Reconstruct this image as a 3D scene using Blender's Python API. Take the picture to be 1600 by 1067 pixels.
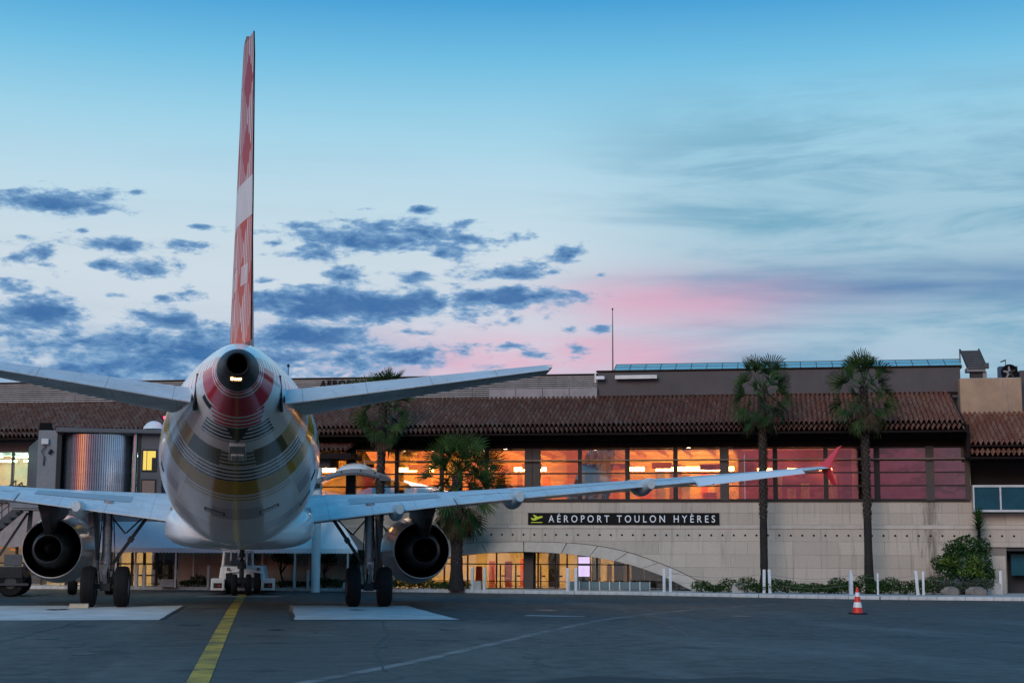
import bpy, bmesh, math, random
from mathutils import Vector, Matrix

R = math.radians
scene = bpy.context.scene
for o in list(bpy.data.objects):
    bpy.data.objects.remove(o)
COL = scene.collection

# ------------------------------------------------------------------ camera
CAM = Vector((0.354, 0.0, 1.723))
YAW, PITCH, ROLL = 0.1661, 0.1344, 0.0045
fw = Vector((math.sin(YAW) * math.cos(PITCH), math.cos(YAW) * math.cos(PITCH), math.sin(PITCH)))
r0 = Vector((math.cos(YAW), -math.sin(YAW), 0))
u0 = r0.cross(fw)
rr = r0 * math.cos(ROLL) + u0 * math.sin(ROLL)
uu = u0 * math.cos(ROLL) - r0 * math.sin(ROLL)
camd = bpy.data.cameras.new('camera')
camd.sensor_width = 36.0
camd.lens = 2390.5 / 1600 * 36
camd.clip_start = 0.1
camd.clip_end = 5000
cam = bpy.data.objects.new('camera', camd)
COL.objects.link(cam)
cam.matrix_world = Matrix(((rr.x, uu.x, -fw.x, CAM.x), (rr.y, uu.y, -fw.y, CAM.y), (rr.z, uu.z, -fw.z, CAM.z), (0, 0, 0, 1)))
scene.camera = cam

# ------------------------------------------------------------------ view
vs = scene.view_settings
vs.view_transform = 'Standard'
vs.look = 'None'
vs.exposure = 0.0
vs.gamma = 1.0
vs.use_curve_mapping = False
scene.cycles.use_denoising = True
scene.cycles.max_bounces = 6
scene.cycles.transparent_max_bounces = 12
scene.cycles.sample_clamp_indirect = 6.0
scene.cycles.caustics_reflective = False
scene.cycles.caustics_refractive = False


def lin(r, g, b):
    def f(c):
        c /= 255.0
        return c / 12.92 if c <= 0.04045 else ((c + 0.055) / 1.055) ** 2.4
    return (f(r), f(g), f(b), 1.0)


# ------------------------------------------------------------------ node maths
class E:
    """small expression wrapper around Math nodes"""
    def __init__(self, nt, s):
        self.nt, self.s = nt, s

    def _op(self, op, *args):
        n = self.nt.nodes.new('ShaderNodeMath')
        n.operation = op
        for i, a in enumerate((self,) + args):
            if isinstance(a, E):
                self.nt.links.new(a.s, n.inputs[i])
            else:
                n.inputs[i].default_value = a
        return E(self.nt, n.outputs[0])

    def __add__(self, o): return self._op('ADD', o)
    __radd__ = __add__
    def __mul__(self, o): return self._op('MULTIPLY', o)
    __rmul__ = __mul__
    def __sub__(self, o): return self._op('SUBTRACT', o)
    def __rsub__(self, o): return (self * -1.0) + o
    def __truediv__(self, o): return self._op('DIVIDE', o)
    def gt(self, o): return self._op('GREATER_THAN', o)
    def lt(self, o): return self._op('LESS_THAN', o)
    def fract(self): return self._op('FRACT')
    def floor(self): return self._op('FLOOR')
    def abs(self): return self._op('ABSOLUTE')
    def asin(self): return self._op('ARCSINE')
    def sqrt(self): return self._op('SQRT')
    def exp(self): return self._op('EXPONENT')
    def max(self, o): return self._op('MAXIMUM', o)
    def min(self, o): return self._op('MINIMUM', o)
    def atan2(self, o): return self._op('ARCTAN2', o)
    def mod(self, o): return self._op('FLOORED_MODULO', o)

    def sstep(self, a, b, lo=0.0, hi=1.0):
        n = self.nt.nodes.new('ShaderNodeMapRange')
        n.interpolation_type = 'SMOOTHSTEP'
        self.nt.links.new(self.s, n.inputs[0])
        n.inputs[1].default_value, n.inputs[2].default_value = a, b
        n.inputs[3].default_value, n.inputs[4].default_value = lo, hi
        return E(self.nt, n.outputs[0])

    def band(self, a, b):
        return self.gt(a) * self.lt(b)


def mixc(nt, fac, a, b, mode='MIX'):
    n = nt.nodes.new('ShaderNodeMix')
    n.data_type = 'RGBA'
    n.blend_type = mode
    for s, v in ((n.inputs[0], fac), (n.inputs[6], a), (n.inputs[7], b)):
        if isinstance(v, E):
            nt.links.new(v.s, s)
        elif isinstance(v, bpy.types.NodeSocket):
            nt.links.new(v, s)
        else:
            s.default_value = v
    return n.outputs[2]


def noise(nt, vec, scale, detail=4, rough=0.55, dist=0.0):
    n = nt.nodes.new('ShaderNodeTexNoise')
    n.inputs['Scale'].default_value = scale
    n.inputs['Detail'].default_value = detail
    n.inputs['Roughness'].default_value = rough
    n.inputs['Distortion'].default_value = dist
    if vec is not None:
        nt.links.new(vec, n.inputs['Vector'])
    return E(nt, n.outputs['Fac'])


def vscale(nt, vec, s):
    n = nt.nodes.new('ShaderNodeVectorMath')
    n.operation = 'MULTIPLY'
    nt.links.new(vec, n.inputs[0])
    n.inputs[1].default_value = s
    return n.outputs[0]


def ramp(nt, fac, stops):
    n = nt.nodes.new('ShaderNodeValToRGB')
    e = n.color_ramp.elements
    while len(e) > 1:
        e.remove(e[-1])
    e[0].position, e[0].color = stops[0]
    for p, c in stops[1:]:
        x = e.new(p)
        x.color = c
    nt.links.new(fac.s, n.inputs[0])
    return n.outputs[0]


# ------------------------------------------------------------------ world: dusk sky
SUN_AZ, SUN_EL = R(213), R(26)
world = bpy.data.worlds.new('World')
scene.world = world
world.use_nodes = True
nt = world.node_tree
nt.nodes.clear()
tc = nt.nodes.new('ShaderNodeTexCoord')
D = tc.outputs['Generated']
sp = nt.nodes.new('ShaderNodeSeparateXYZ')
nt.links.new(D, sp.inputs[0])
X, Y, Z = (E(nt, s) for s in sp.outputs)
el = Z.min(0.999).max(-0.999).asin()
az = X.atan2(Y)
eld = el * (180 / math.pi)
# clear sky: pale near the horizon, deeper cyan blue higher up
base = ramp(nt, (eld + 5.0) / 95.0, [
    (0.00, lin(140, 165, 190)), (0.085, lin(192, 205, 222)), (0.125, lin(208, 219, 231)), (0.165, lin(206, 222, 232)),
    (0.192, lin(188, 219, 234)), (0.218, lin(156, 209, 232)), (0.243, lin(112, 188, 225)), (0.268, lin(66, 156, 212)),
    (0.36, lin(48, 140, 198)), (0.60, lin(44, 128, 186)), (1.0, lin(40, 118, 176))])
# wide soft veil of thin cloud
nz = noise(nt, vscale(nt, D, (2.2, 2.2, 16.0)), 2.6, 6, 0.6, 0.4)
veil = nz.sstep(0.40, 0.68) * eld.sstep(2.0, 8.0) * eld.sstep(19.0, 13.0)


def blob(caz, cel, ra, re):
    a = (az - caz) / ra
    e = (el - cel) / re
    return (a * a + e * e)


rightside = az.sstep(0.16, 0.34)
veilm = veil * (rightside * 0.75 + 0.05)
c = mixc(nt, veilm, base, lin(98, 154, 186))
c = mixc(nt, rightside * eld.sstep(18, 12) * 0.50, c, lin(118, 178, 204))
# blue-grey band of stratus low on one side
st = (blob(0.4233, 0.1660, 0.15, 0.0145) * -1.0).exp() * noise(nt, vscale(nt, D, (3, 3, 30)), 2.0, 5).sstep(0.25, 0.6, 0.45, 1.0)
c = mixc(nt, st * 0.95, c, lin(84, 131, 177))
# pink lit cloud bellies
pk = (blob(0.265, 0.1590, 0.095, 0.0190) * -1.0).exp() * 0.72
pk = pk.max((blob(0.190, 0.1230, 0.125, 0.019) * -1.0).exp() * 0.95)
pk = pk.max((blob(0.085, 0.1300, 0.09, 0.018) * -1.0).exp() * 0.35)
pkn = noise(nt, vscale(nt, D, (1, 1, 4.0)), 9, 5, 0.6).sstep(0.3, 0.66, 0.35, 1.0)
c = mixc(nt, pk * pkn, c, lin(232, 170, 196))
# broken altocumulus, dark blue-grey against the pale sky
BL = [(0.0850, 0.2009, 0.0774, 0.0109, 1.00), (-0.1269, 0.2150, 0.0397, 0.0084, 0.85), (-0.0882, 0.1892, 0.0251, 0.0050, 0.80), (-0.0480, 0.1919, 0.0188, 0.0042, 0.70), (-0.0696, 0.1739, 0.0209, 0.0075, 0.80), (-0.0997, 0.1773, 0.0117, 0.0038, 0.80), (-0.1391, 0.1823, 0.0209, 0.0092, 0.55), (-0.1555, 0.1614, 0.0134, 0.0054, 0.80), (-0.1335, 0.1446, 0.0356, 0.0100, 0.95), (0.1659, 0.1798, 0.0356, 0.0075, 0.90), (0.2020, 0.1902, 0.0146, 0.0067, 0.80), (0.0647, 0.1555, 0.0962, 0.0126, 1.00), (0.1660, 0.1643, 0.0460, 0.0084, 1.00), (0.0306, 0.1879, 0.0251, 0.0063, 0.75), (0.0560, 0.1753, 0.0167, 0.0063, 0.75), (-0.0625, 0.1436, 0.0460, 0.0084, 0.80), (-0.0415, 0.1198, 0.1423, 0.0176, 0.95), (0.0820, 0.1246, 0.0628, 0.0084, 0.75), (0.1619, 0.1317, 0.0209, 0.0042, 0.65), (0.2083, 0.1276, 0.0105, 0.0050, 0.65), (0.0276, 0.1360, 0.0544, 0.0126, 1.00), (0.1788, 0.1275, 0.0167, 0.0042, 0.70), (0.1023, 0.1770, 0.0126, 0.0050, 0.70), (-0.0408, 0.1608, 0.0176, 0.0054, 0.75), (-0.1126, 0.1093, 0.0837, 0.0105, 0.80), (-0.0402, 0.2041, 0.0084, 0.0021, 0.70), (-0.0795, 0.2240, 0.0075, 0.0021, 0.60), (0.0096, 0.1955, 0.0109, 0.0033, 0.75), (0.0259, 0.2076, 0.0167, 0.0038, 0.70), (0.1191, 0.1914, 0.0117, 0.0033, 0.70), (0.0699, 0.2196, 0.0092, 0.0021, 0.65), (0.1060, 0.2195, 0.0109, 0.0025, 0.70), (-0.1124, 0.1979, 0.0075, 0.0021, 0.60), (-0.1453, 0.1910, 0.0109, 0.0029, 0.65), (-0.1525, 0.1787, 0.0100, 0.0038, 0.70), (-0.0890, 0.1580, 0.0109, 0.0033, 0.70), (-0.0606, 0.1575, 0.0084, 0.0029, 0.70), (-0.0219, 0.1429, 0.0151, 0.0042, 0.70), (0.0019, 0.1705, 0.0109, 0.0033, 0.70), (0.0986, 0.1394, 0.0209, 0.0038, 0.70), (0.2253, 0.1776, 0.0067, 0.0017, 0.60), (-0.1050, 0.2104, 0.0126, 0.0042, 0.70), (0.1317, 0.2016, 0.0251, 0.0050, 0.80), (0.2041, 0.1422, 0.0059, 0.0025, 0.60), (0.2231, 0.1422, 0.0084, 0.0025, 0.60), (-0.1211, 0.1251, 0.0251, 0.0050, 0.80)]
cmb = nt.nodes.new('ShaderNodeCombineXYZ')
nt.links.new(az.s, cmb.inputs[0])
nt.links.new(el.s, cmb.inputs[1])
dens = None
for (a, e, ra, re, w) in BL:
    m = nt.nodes.new('ShaderNodeVectorMath')
    m.operation = 'MULTIPLY_ADD'
    nt.links.new(cmb.outputs[0], m.inputs[0])
    ra, re = ra * 1.22, re * 1.38
    m.inputs[1].default_value = (1 / ra, 1 / re, 0)
    m.inputs[2].default_value = (-a / ra, -e / re, 0)
    l = nt.nodes.new('ShaderNodeVectorMath')
    l.operation = 'LENGTH'
    nt.links.new(m.outputs[0], l.inputs[0])
    v = E(nt, l.outputs['Value'])._op('MULTIPLY_ADD', -w * 1.05, w * 1.08)
    dens = v if dens is None else dens.max(v)
n1 = noise(nt, vscale(nt, D, (1, 1, 2.7)), 36, 10, 0.62, 0.25)
n2 = noise(nt, vscale(nt, D, (1, 1, 2.4)), 9, 3, 0.5)
far = az.abs().sstep(0.55, 1.0)                       # away from the view the same clouds go on, scattered
gen = (n2 - 0.62) * 2.2 * far * eld.sstep(0.5, 5) * eld.sstep(20, 12) + far * 2.0 - 2.0
n3 = noise(nt, vscale(nt, D, (1, 1, 2.6)), 150, 5, 0.6)
dens = dens.max(gen) + (n1 - 0.5) * 2.5 + (n3 - 0.5) * 0.55
ck = dens.sstep(0.13, 0.58)
shade = noise(nt, vscale(nt, D, (1, 1, 1.6)), 60, 5, 0.6)
dark = mixc(nt, dens.sstep(0.3, 1.0), lin(122, 166, 206), lin(42, 104, 164))
dark = mixc(nt, shade.sstep(0.35, 0.75) * 0.25, dark, lin(110, 156, 200))
lowv = noise(nt, vscale(nt, D, (1, 1, 3.0)), 22, 6, 0.6).sstep(0.34, 0.6) * eld.sstep(9.2, 6.4) * az.sstep(0.16, 0.04)
c = mixc(nt, lowv * 0.7, c, lin(108, 156, 198))
c = mixc(nt, ck * 0.95, c, dark)
# afterglow round the point where the sun went down
sx, sy = math.sin(R(221)), math.cos(R(221))
hz = (X * X + Y * Y).sqrt().max(0.001)
d2 = ((X * sx + Y * sy) / hz) * -1.0 + 1.0
streak = noise(nt, vscale(nt, D, (1.2, 1.2, 9.0)), 9.0, 6, 0.62, 0.8).sstep(0.32, 0.66, 0.22, 1.0)
west = (d2 / -0.55).exp()                              # the western half of the sky is still brighter
bright = mixc(nt, 1.0, c, (2.3, 2.05, 1.85, 1), 'MULTIPLY')
c = mixc(nt, west * eld.sstep(6, 22), c, bright)
lowband = el.sstep(0.46, 0.14)
bank = noise(nt, vscale(nt, D, (1.0, 1.0, 6.0)), 14, 6, 0.65, 0.7).sstep(0.34, 0.66)
c = mixc(nt, ((d2 / -0.5).exp() * lowband * 1.15).min(0.97), c, mixc(nt, bank, (0.055, 0.028, 0.055, 1), (0.20, 0.062, 0.115, 1)))
c = mixc(nt, ((d2 / -0.036).exp() * lowband * streak * 1.4).min(0.97), c, (1.15, 0.095, 0.10, 1))
c = mixc(nt, ((d2 / -0.018).exp() * el.sstep(0.38, 0.10) * streak * 1.5).min(1.0), c, (2.0, 0.52, 0.055, 1))
bg = nt.nodes.new('ShaderNodeBackground')
bg.inputs[1].default_value = 1.0
nt.links.new(c, bg.inputs[0])
sky = nt.nodes.new('ShaderNodeTexSky')
sky.sky_type = 'NISHITA'
sky.sun_disc = False
sky.sun_elevation = R(-2.5)
sky.sun_rotation = SUN_AZ
sky.air_density = 1.2
sky.dust_density = 1.5
bg2 = nt.nodes.new('ShaderNodeBackground')
bg2.inputs[1].default_value = 0.004
nt.links.new(sky.outputs[0], bg2.inputs[0])
ad = nt.nodes.new('ShaderNodeAddShader')
nt.links.new(bg.outputs[0], ad.inputs[0])
nt.links.new(bg2.outputs[0], ad.inputs[1])
wo = nt.nodes.new('ShaderNodeOutputWorld')
nt.links.new(ad.outputs[0], wo.inputs[0])

# ------------------------------------------------------------------ last light of the set sun, broad and soft
sund = bpy.data.lights.new('sun', 'SUN')
sund.energy = 1.4
sund.angle = R(30)
sund.color = (1.0, 0.87, 0.76)
sun = bpy.data.objects.new('sun', sund)
COL.objects.link(sun)
sdir = Vector((math.sin(SUN_AZ) * math.cos(SUN_EL), math.cos(SUN_AZ) * math.cos(SUN_EL), math.sin(SUN_EL)))
sun.rotation_euler = (-sdir).to_track_quat('-Z', 'Y').to_euler()
sun.location = (-20, -30, 20)


# ------------------------------------------------------------------ mesh builder
class MB:
    def __init__(self):
        self.v, self.f = [], []

    def add(self, vs, fs):
        n = len(self.v)
        self.v += [tuple(p) for p in vs]
        self.f += [tuple(i + n for i in q) for q in fs]
        return self

    def box(self, x0, x1, y0, y1, z0, z1):
        return self.add([(x0, y0, z0), (x1, y0, z0), (x1, y1, z0), (x0, y1, z0), (x0, y0, z1), (x1, y0, z1), (x1, y1, z1), (x0, y1, z1)],
                        [(0, 3, 2, 1), (4, 5, 6, 7), (0, 1, 5, 4), (1, 2, 6, 5), (2, 3, 7, 6), (3, 0, 4, 7)])

    def hexa(self, a, b):
        """two quads (lists of 4 points) joined to a solid"""
        return self.add(list(a) + list(b), [(0, 3, 2, 1), (4, 5, 6, 7), (0, 1, 5, 4), (1, 2, 6, 5), (2, 3, 7, 6), (3, 0, 4, 7)])

    def bar(self, p, q, w, h=None, up=(0, 0, 1)):
        h = h or w
        p, q = Vector(p), Vector(q)
        d = (q - p).normalized()
        s = d.cross(Vector(up))
        if s.length < 1e-4:
            s = d.cross(Vector((0, 1, 0)))
        s.normalize()
        u = s.cross(d)
        c = [s * (w / 2) * i + u * (h / 2) * j for i, j in ((-1, -1), (1, -1), (1, 1), (-1, 1))]
        return self.hexa([p + k for k in c], [q + k for k in c])

    def tube(self, pts, rad, seg=10, cap=True):
        pts = [Vector(p) for p in pts]
        if not isinstance(rad, (list, tuple)):
            rad = [rad] * len(pts)
        rings = []
        for i, p in enumerate(pts):
            d = (pts[min(i + 1, len(pts) - 1)] - pts[max(i - 1, 0)]).normalized()
            a = d.cross(Vector((0, 0, 1)))
            if a.length < 1e-3:
                a = Vector((1, 0, 0))
            a.normalize()
            b = d.cross(a)
            rings.append([p + (a * math.cos(2 * math.pi * k / seg) + b * math.sin(2 * math.pi * k / seg)) * rad[i] for k in range(seg)])
        return self.loft(rings, cap=cap)

    def loft(self, rings, cap=True, closed=True):
        n = len(self.v)
        m = len(rings[0])
        for r in rings:
            self.v += [tuple(p) for p in r]
        for i in range(len(rings) - 1):
            for k in range(m if closed else m - 1):
                a, b = n + i * m + k, n + i * m + (k + 1) % m
                self.f.append((a, b, b + m, a + m))
        if cap:
            self.f.append(tuple(range(n + m - 1, n - 1, -1)))
            self.f.append(tuple(range(n + (len(rings) - 1) * m, n + len(rings) * m)))
        return self

    def lathe(self, prof, o=(0, 0, 0), axis='Y', seg=32, cap=False, a0=0.0, a1=2 * math.pi):
        """prof: list of (along, radius)"""
        rings = []
        full = abs(a1 - a0 - 2 * math.pi) < 1e-6
        for (l, r) in prof:
            ring = []
            for k in range(seg if full else seg + 1):
                t = a0 + (a1 - a0) * k / seg
                c_, s_ = r * math.cos(t), r * math.sin(t)
                p = {'Y': (c_, l, s_), 'X': (l, c_, s_), 'Z': (c_, s_, l)}[axis]
                ring.append((p[0] + o[0], p[1] + o[1], p[2] + o[2]))
            rings.append(ring)
        return self.loft(rings, cap=cap, closed=full)

    def poly(self, pts, off):
        """extrude a planar polygon by a vector"""
        off = Vector(off)
        n = len(pts)
        a = [Vector(p) for p in pts]
        b = [p + off for p in a]
        return self.add(a + b, [tuple(range(n - 1, -1, -1)), tuple(range(n, 2 * n))] + [(i, (i + 1) % n, n + (i + 1) % n, n + i) for i in range(n)])

    def mesh(self, name, mat, smooth=None, normals=True):
        me = bpy.data.meshes.new(name)
        me.from_pydata(self.v, [], self.f)
        if normals:
            bm = bmesh.new()
            bm.from_mesh(me)
            bmesh.ops.recalc_face_normals(bm, faces=bm.faces)
            bm.to_mesh(me)
            bm.free()
        if smooth is not None:
            me.polygons.foreach_set('use_smooth', [True] * len(me.polygons))
            me.set_sharp_from_angle(angle=R(smooth))
        me.materials.append(mat)
        me.update()
        return me

    def build(self, name, mat, parent=None, smooth=None, loc=None, rot=None, bevel=None, normals=True):
        return link(name, self.mesh(name, mat, smooth, normals), parent, loc, rot, bevel)


def link(name, me, parent=None, loc=None, rot=None, bevel=None):
    o = bpy.data.objects.new(name, me)
    COL.objects.link(o)
    if parent is not None:
        o.parent = parent
    if loc is not None:
        o.location = loc
    if rot is not None:
        o.rotation_euler = rot
    if bevel:
        m = o.modifiers.new('bevel', 'BEVEL')
        m.width = bevel
        m.segments = 2
        m.limit_method = 'ANGLE'
    return o


def tag(o, label=None, cat=None, group=None, kind=None):
    if label: o['label'] = label
    if cat: o['category'] = cat
    if group: o['group'] = group
    if kind: o['kind'] = kind
    return o


def thing(name, label, cat, loc=(0, 0, 0), rotz=0.0, group=None):
    o = bpy.data.objects.new(name, None)
    COL.objects.link(o)
    o.empty_display_size = 0.3
    o.location = loc
    o.rotation_euler = (0, 0, rotz)
    return tag(o, label, cat, group)


# ------------------------------------------------------------------ materials
MATS = {}


def mat(name, col, rough=0.6, metal=0.0, var=0.0, vscl=3.0, bump=0.0, bscl=20.0, coat=0.0, spec=0.5, dirt=0.0, dcol=(0.05, 0.045, 0.04, 1), rnd=0.0):
    if name in MATS:
        return MATS[name]
    m = bpy.data.materials.new(name)
    m.use_nodes = True
    nt = m.node_tree
    b = nt.nodes['Principled BSDF']
    if len(col) == 3:
        col = (*col, 1)
    b.inputs['Base Color'].default_value = col
    b.inputs['Roughness'].default_value = rough
    b.inputs['Metallic'].default_value = metal
    b.inputs['Coat Weight'].default_value = coat
    b.inputs['Coat Roughness'].default_value = 0.08
    b.inputs['Specular IOR Level'].default_value = spec
    t = nt.nodes.new('ShaderNodeTexCoord').outputs['Object']
    c = None
    if var:
        nz = noise(nt, t, vscl, 5, 0.6)
        c = mixc(nt, nz.sstep(0.25, 0.75), tuple(x * (1 - var) for x in col[:3]) + (1,), tuple(min(1, x * (1 + var)) for x in col[:3]) + (1,))
    if rnd:
        oi = nt.nodes.new('ShaderNodeObjectInfo')
        f = E(nt, oi.outputs['Random']) * (2 * rnd) + (1 - rnd)
        hs = nt.nodes.new('ShaderNodeHueSaturation')
        nt.links.new(f.s, hs.inputs['Value'])
        if c is not None:
            nt.links.new(c, hs.inputs['Color'])
        else:
            hs.inputs['Color'].default_value = col
        c = hs.outputs[0]
    if dirt:
        dz = noise(nt, vscale(nt, t, (2.0, 2.0, 0.35)), 2.2, 6, 0.65)
        c = mixc(nt, dz.sstep(0.5, 0.78) * dirt, c if c is not None else col, dcol)
    if c is not None:
        nt.links.new(c, b.inputs['Base Color'])
    if bump:
        bn = nt.nodes.new('ShaderNodeBump')
        bn.inputs['Strength'].default_value = bump
        bn.inputs['Distance'].default_value = 0.02
        nt.links.new(noise(nt, t, bscl, 5, 0.6).s, bn.inputs['Height'])
        nt.links.new(bn.outputs[0], b.inputs['Normal'])
    MATS[name] = m
    return m


def emit(name, col, strength):
    m = bpy.data.materials.new(name)
    m.use_nodes = True
    nt = m.node_tree
    nt.nodes.clear()
    e = nt.nodes.new('ShaderNodeEmission')
    e.inputs[0].default_value = (*col, 1)
    e.inputs[1].default_value = strength
    o = nt.nodes.new('ShaderNodeOutputMaterial')
    nt.links.new(e.outputs[0], o.inputs[0])
    MATS[name] = m
    return m


def glass(name, refl, tint=(1, 1, 1), rough=0.0, gcol=(1, 1, 1)):
    """coated window pane: part mirror, part see-through"""
    m = bpy.data.materials.new(name)
    m.use_nodes = True
    nt = m.node_tree
    nt.nodes.clear()
    t = nt.nodes.new('ShaderNodeBsdfTransparent')
    t.inputs[0].default_value = (*tint, 1)
    g = nt.nodes.new('ShaderNodeBsdfGlossy')
    g.inputs['Color'].default_value = (*gcol, 1)
    g.inputs['Roughness'].default_value = rough
    co = nt.nodes.new('ShaderNodeTexCoord').outputs['Object']
    bn = nt.nodes.new('ShaderNodeBump')                    # faint waviness of float glass
    bn.inputs['Strength'].default_value = 0.03
    bn.inputs['Distance'].default_value = 0.05
    nt.links.new(noise(nt, co, 1.3, 2).s, bn.inputs['Height'])
    nt.links.new(bn.outputs[0], g.inputs['Normal'])
    lw = nt.nodes.new('ShaderNodeFresnel')
    lw.inputs[0].default_value = 1.5
    fac = (E(nt, lw.outputs[0]) * (1 - refl) + refl).min(1.0)
    mx = nt.nodes.new('ShaderNodeMixShader')
    nt.links.new(fac.s, mx.inputs[0])
    nt.links.new(t.outputs[0], mx.inputs[1])
    nt.links.new(g.outputs[0], mx.inputs[2])
    o = nt.nodes.new('ShaderNodeOutputMaterial')
    nt.links.new(mx.outputs[0], o.inputs[0])
    MATS[name] = m
    return m


M = lambda n: MATS[n]
mat('white_paint', (0.74, 0.75, 0.76), 0.28, coat=0.5, var=0.04, vscl=1.5)


def wing_mat():
    m = bpy.data.materials.new('wing_grey')
    m.use_nodes = True
    nt = m.node_tree
    b = nt.nodes['Principled BSDF']
    t = nt.nodes.new('ShaderNodeTexCoord').outputs['Object']
    sp = nt.nodes.new('ShaderNodeSeparateXYZ')
    nt.links.new(t, sp.inputs[0])
    x, y, z = (E(nt, s) for s in sp.outputs)
    n1 = noise(nt, t, 1.4, 6, 0.65)
    c = mixc(nt, n1.sstep(0.3, 0.75), (0.62, 0.655, 0.675, 1), (0.50, 0.53, 0.545, 1))
    dirt = noise(nt, vscale(nt, t, (5.0, 0.7, 5.0)), 1.3, 6, 0.7)      # oily streaks running aft
    c = mixc(nt, dirt.sstep(0.52, 0.78) * 0.55, c, (0.25, 0.25, 0.245, 1))
    seam = ((x.abs() / 1.27).fract().lt(0.010)).max((y / 0.83).fract().lt(0.012) * 0.6)
    c = mixc(nt, seam * 0.65, c, (0.10, 0.10, 0.105, 1))
    rv = ((x.abs() / 0.07).fract().lt(0.35)) * (((y + 0.06) / 0.83).fract().lt(0.03))
    c = mixc(nt, rv * 0.25, c, (0.2, 0.2, 0.2, 1))
    nt.links.new(c, b.inputs['Base Color'])
    b.inputs['Specular IOR Level'].default_value = 0.4
    nt.links.new(n1.sstep(0.3, 0.7, 0.28, 0.48).s, b.inputs['Roughness'])
    MATS['wing_grey'] = m


wing_mat()
mat('panel_grey', (0.34, 0.36, 0.38), 0.4, var=0.05)
mat('seam_dark', (0.03, 0.03, 0.035), 0.6)
mat('red_paint', (0.90, 0.06, 0.085), 0.5, spec=0.2)
mat('boulder', (0.20, 0.175, 0.155), 0.9, var=0.4, vscl=5, bump=0.6)
mat('bare_metal', (0.55, 0.55, 0.56), 0.28, metal=0.9, var=0.1)
mat('chrome', (0.8, 0.8, 0.8), 0.12, metal=1.0)
mat('exhaust_metal', (0.035, 0.032, 0.031), 0.5, metal=0.35, spec=0.3, var=0.3, vscl=6)
mat('core_metal', (0.10, 0.105, 0.115), 0.38, metal=0.6, var=0.15, vscl=5)
mat('soot_shade_black', (0.004, 0.004, 0.0045), 0.8, spec=0.2)  # black of sooty and plain black parts, and of the painted duct shade
mat('pylon_brown', (0.032, 0.025, 0.022), 0.5, var=0.4, spec=0.3)
mat('gear_grey', (0.24, 0.25, 0.27), 0.35, metal=0.4, var=0.3, vscl=8)
mat('gear_dark', (0.022, 0.023, 0.026), 0.5, var=0.2, spec=0.3)
mat('rubber', (0.010, 0.010, 0.011), 0.8, spec=0.25, var=0.25, vscl=9, bump=0.2, bscl=60)
mat('dark_glass', (0.02, 0.025, 0.03), 0.06, coat=0.4)
mat('tan_block', (0.50, 0.42, 0.30), 0.7, var=0.15)
emit('tail_lamp', (1.0, 0.55, 0.16), 22)
emit('red_beacon', (1.0, 0.02, 0.05), 12)
emit('lamp_warm', (1.0, 0.58, 0.18), 60)
emit('lamp_dim', (1.0, 0.42, 0.14), 26)
emit('lamp_down', (1.0, 0.80, 0.50), 30)
emit('lamp_hall', (1.0, 0.68, 0.30), 60)
emit('lamp_cool', (0.74, 1.0, 0.80), 17)
emit('lamp_yellow', (1.0, 0.74, 0.24), 42)
emit('screen_glow', (0.72, 0.58, 1.0), 1.5)
emit('flood_small', (1.0, 0.95, 0.8), 30)
mat('mullion', (0.022, 0.016, 0.015), 0.5, var=0.2, spec=0.3)
mat('pillar_brown', (0.055, 0.042, 0.038), 0.6, var=0.15)
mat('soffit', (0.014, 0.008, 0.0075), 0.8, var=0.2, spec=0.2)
mat('rail_brown', (0.22, 0.15, 0.12), 0.4, var=0.1)
mat('wall_core', (0.24, 0.205, 0.175), 0.9)
mat('louvre', (0.33, 0.315, 0.31), 0.55, var=0.18, vscl=2.0, dirt=0.4, rnd=0.12)
mat('louvre_back', (0.055, 0.052, 0.055), 0.8)
mat('parapet', (0.30, 0.27, 0.275), 0.75, var=0.12, dirt=0.35)
mat('dark_render', (0.085, 0.073, 0.075), 0.75, var=0.12, vscl=0.8, dirt=0.3)
mat('ochre', (0.40, 0.26, 0.17), 0.8, var=0.18, vscl=1.2, dirt=0.8, dcol=(0.20, 0.17, 0.16, 1))
mat('galv', (0.55, 0.57, 0.58), 0.45, metal=0.3, var=0.1)
mat('dark_steel', (0.045, 0.05, 0.055), 0.5, var=0.2)
mat('warm_wall', (0.55, 0.36, 0.14), 0.8, var=0.12)
mat('cream_wall', (0.70, 0.56, 0.32), 0.8, var=0.08)
mat('cool_wall', (0.45, 0.55, 0.48), 0.8, var=0.1)
mat('floor_in', (0.22, 0.16, 0.10), 0.4)
mat('dark_in', (0.03, 0.03, 0.033), 0.7)
mat('red_panel', (0.42, 0.06, 0.03), 0.6, var=0.15)
mat('sign_black', (0.005, 0.005, 0.006), 0.6, spec=0.15)
mat('sign_white', (0.78, 0.80, 0.84), 0.5)
mat('sign_lime', (0.62, 0.72, 0.03), 0.5)
mat('letter_dark', (0.008, 0.008, 0.009), 0.7, spec=0.1)
mat('bollard_white', (0.66, 0.68, 0.69), 0.55, var=0.12, vscl=4, dirt=0.5, dcol=(0.25, 0.25, 0.24, 1))
mat('concrete_block', (0.42, 0.40, 0.37), 0.85, var=0.15, vscl=4, bump=0.3, dirt=0.4)
mat('bench_teal', (0.045, 0.11, 0.125), 0.5, var=0.15)
mat('canvas', (0.88, 0.90, 0.90), 0.75, var=0.05, vscl=1.0, dirt=0.25, dcol=(0.45, 0.47, 0.47, 1))
mat('bridge_grey', (0.085, 0.09, 0.10), 0.55, var=0.12, dirt=0.3)
mat('bridge_light', (0.20, 0.21, 0.225), 0.5, var=0.1)
mat('slat_silver', (0.47, 0.51, 0.58), 0.17, metal=0.8, var=0.1)
mat('dome_white', (0.72, 0.75, 0.75), 0.4, var=0.05)
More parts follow.
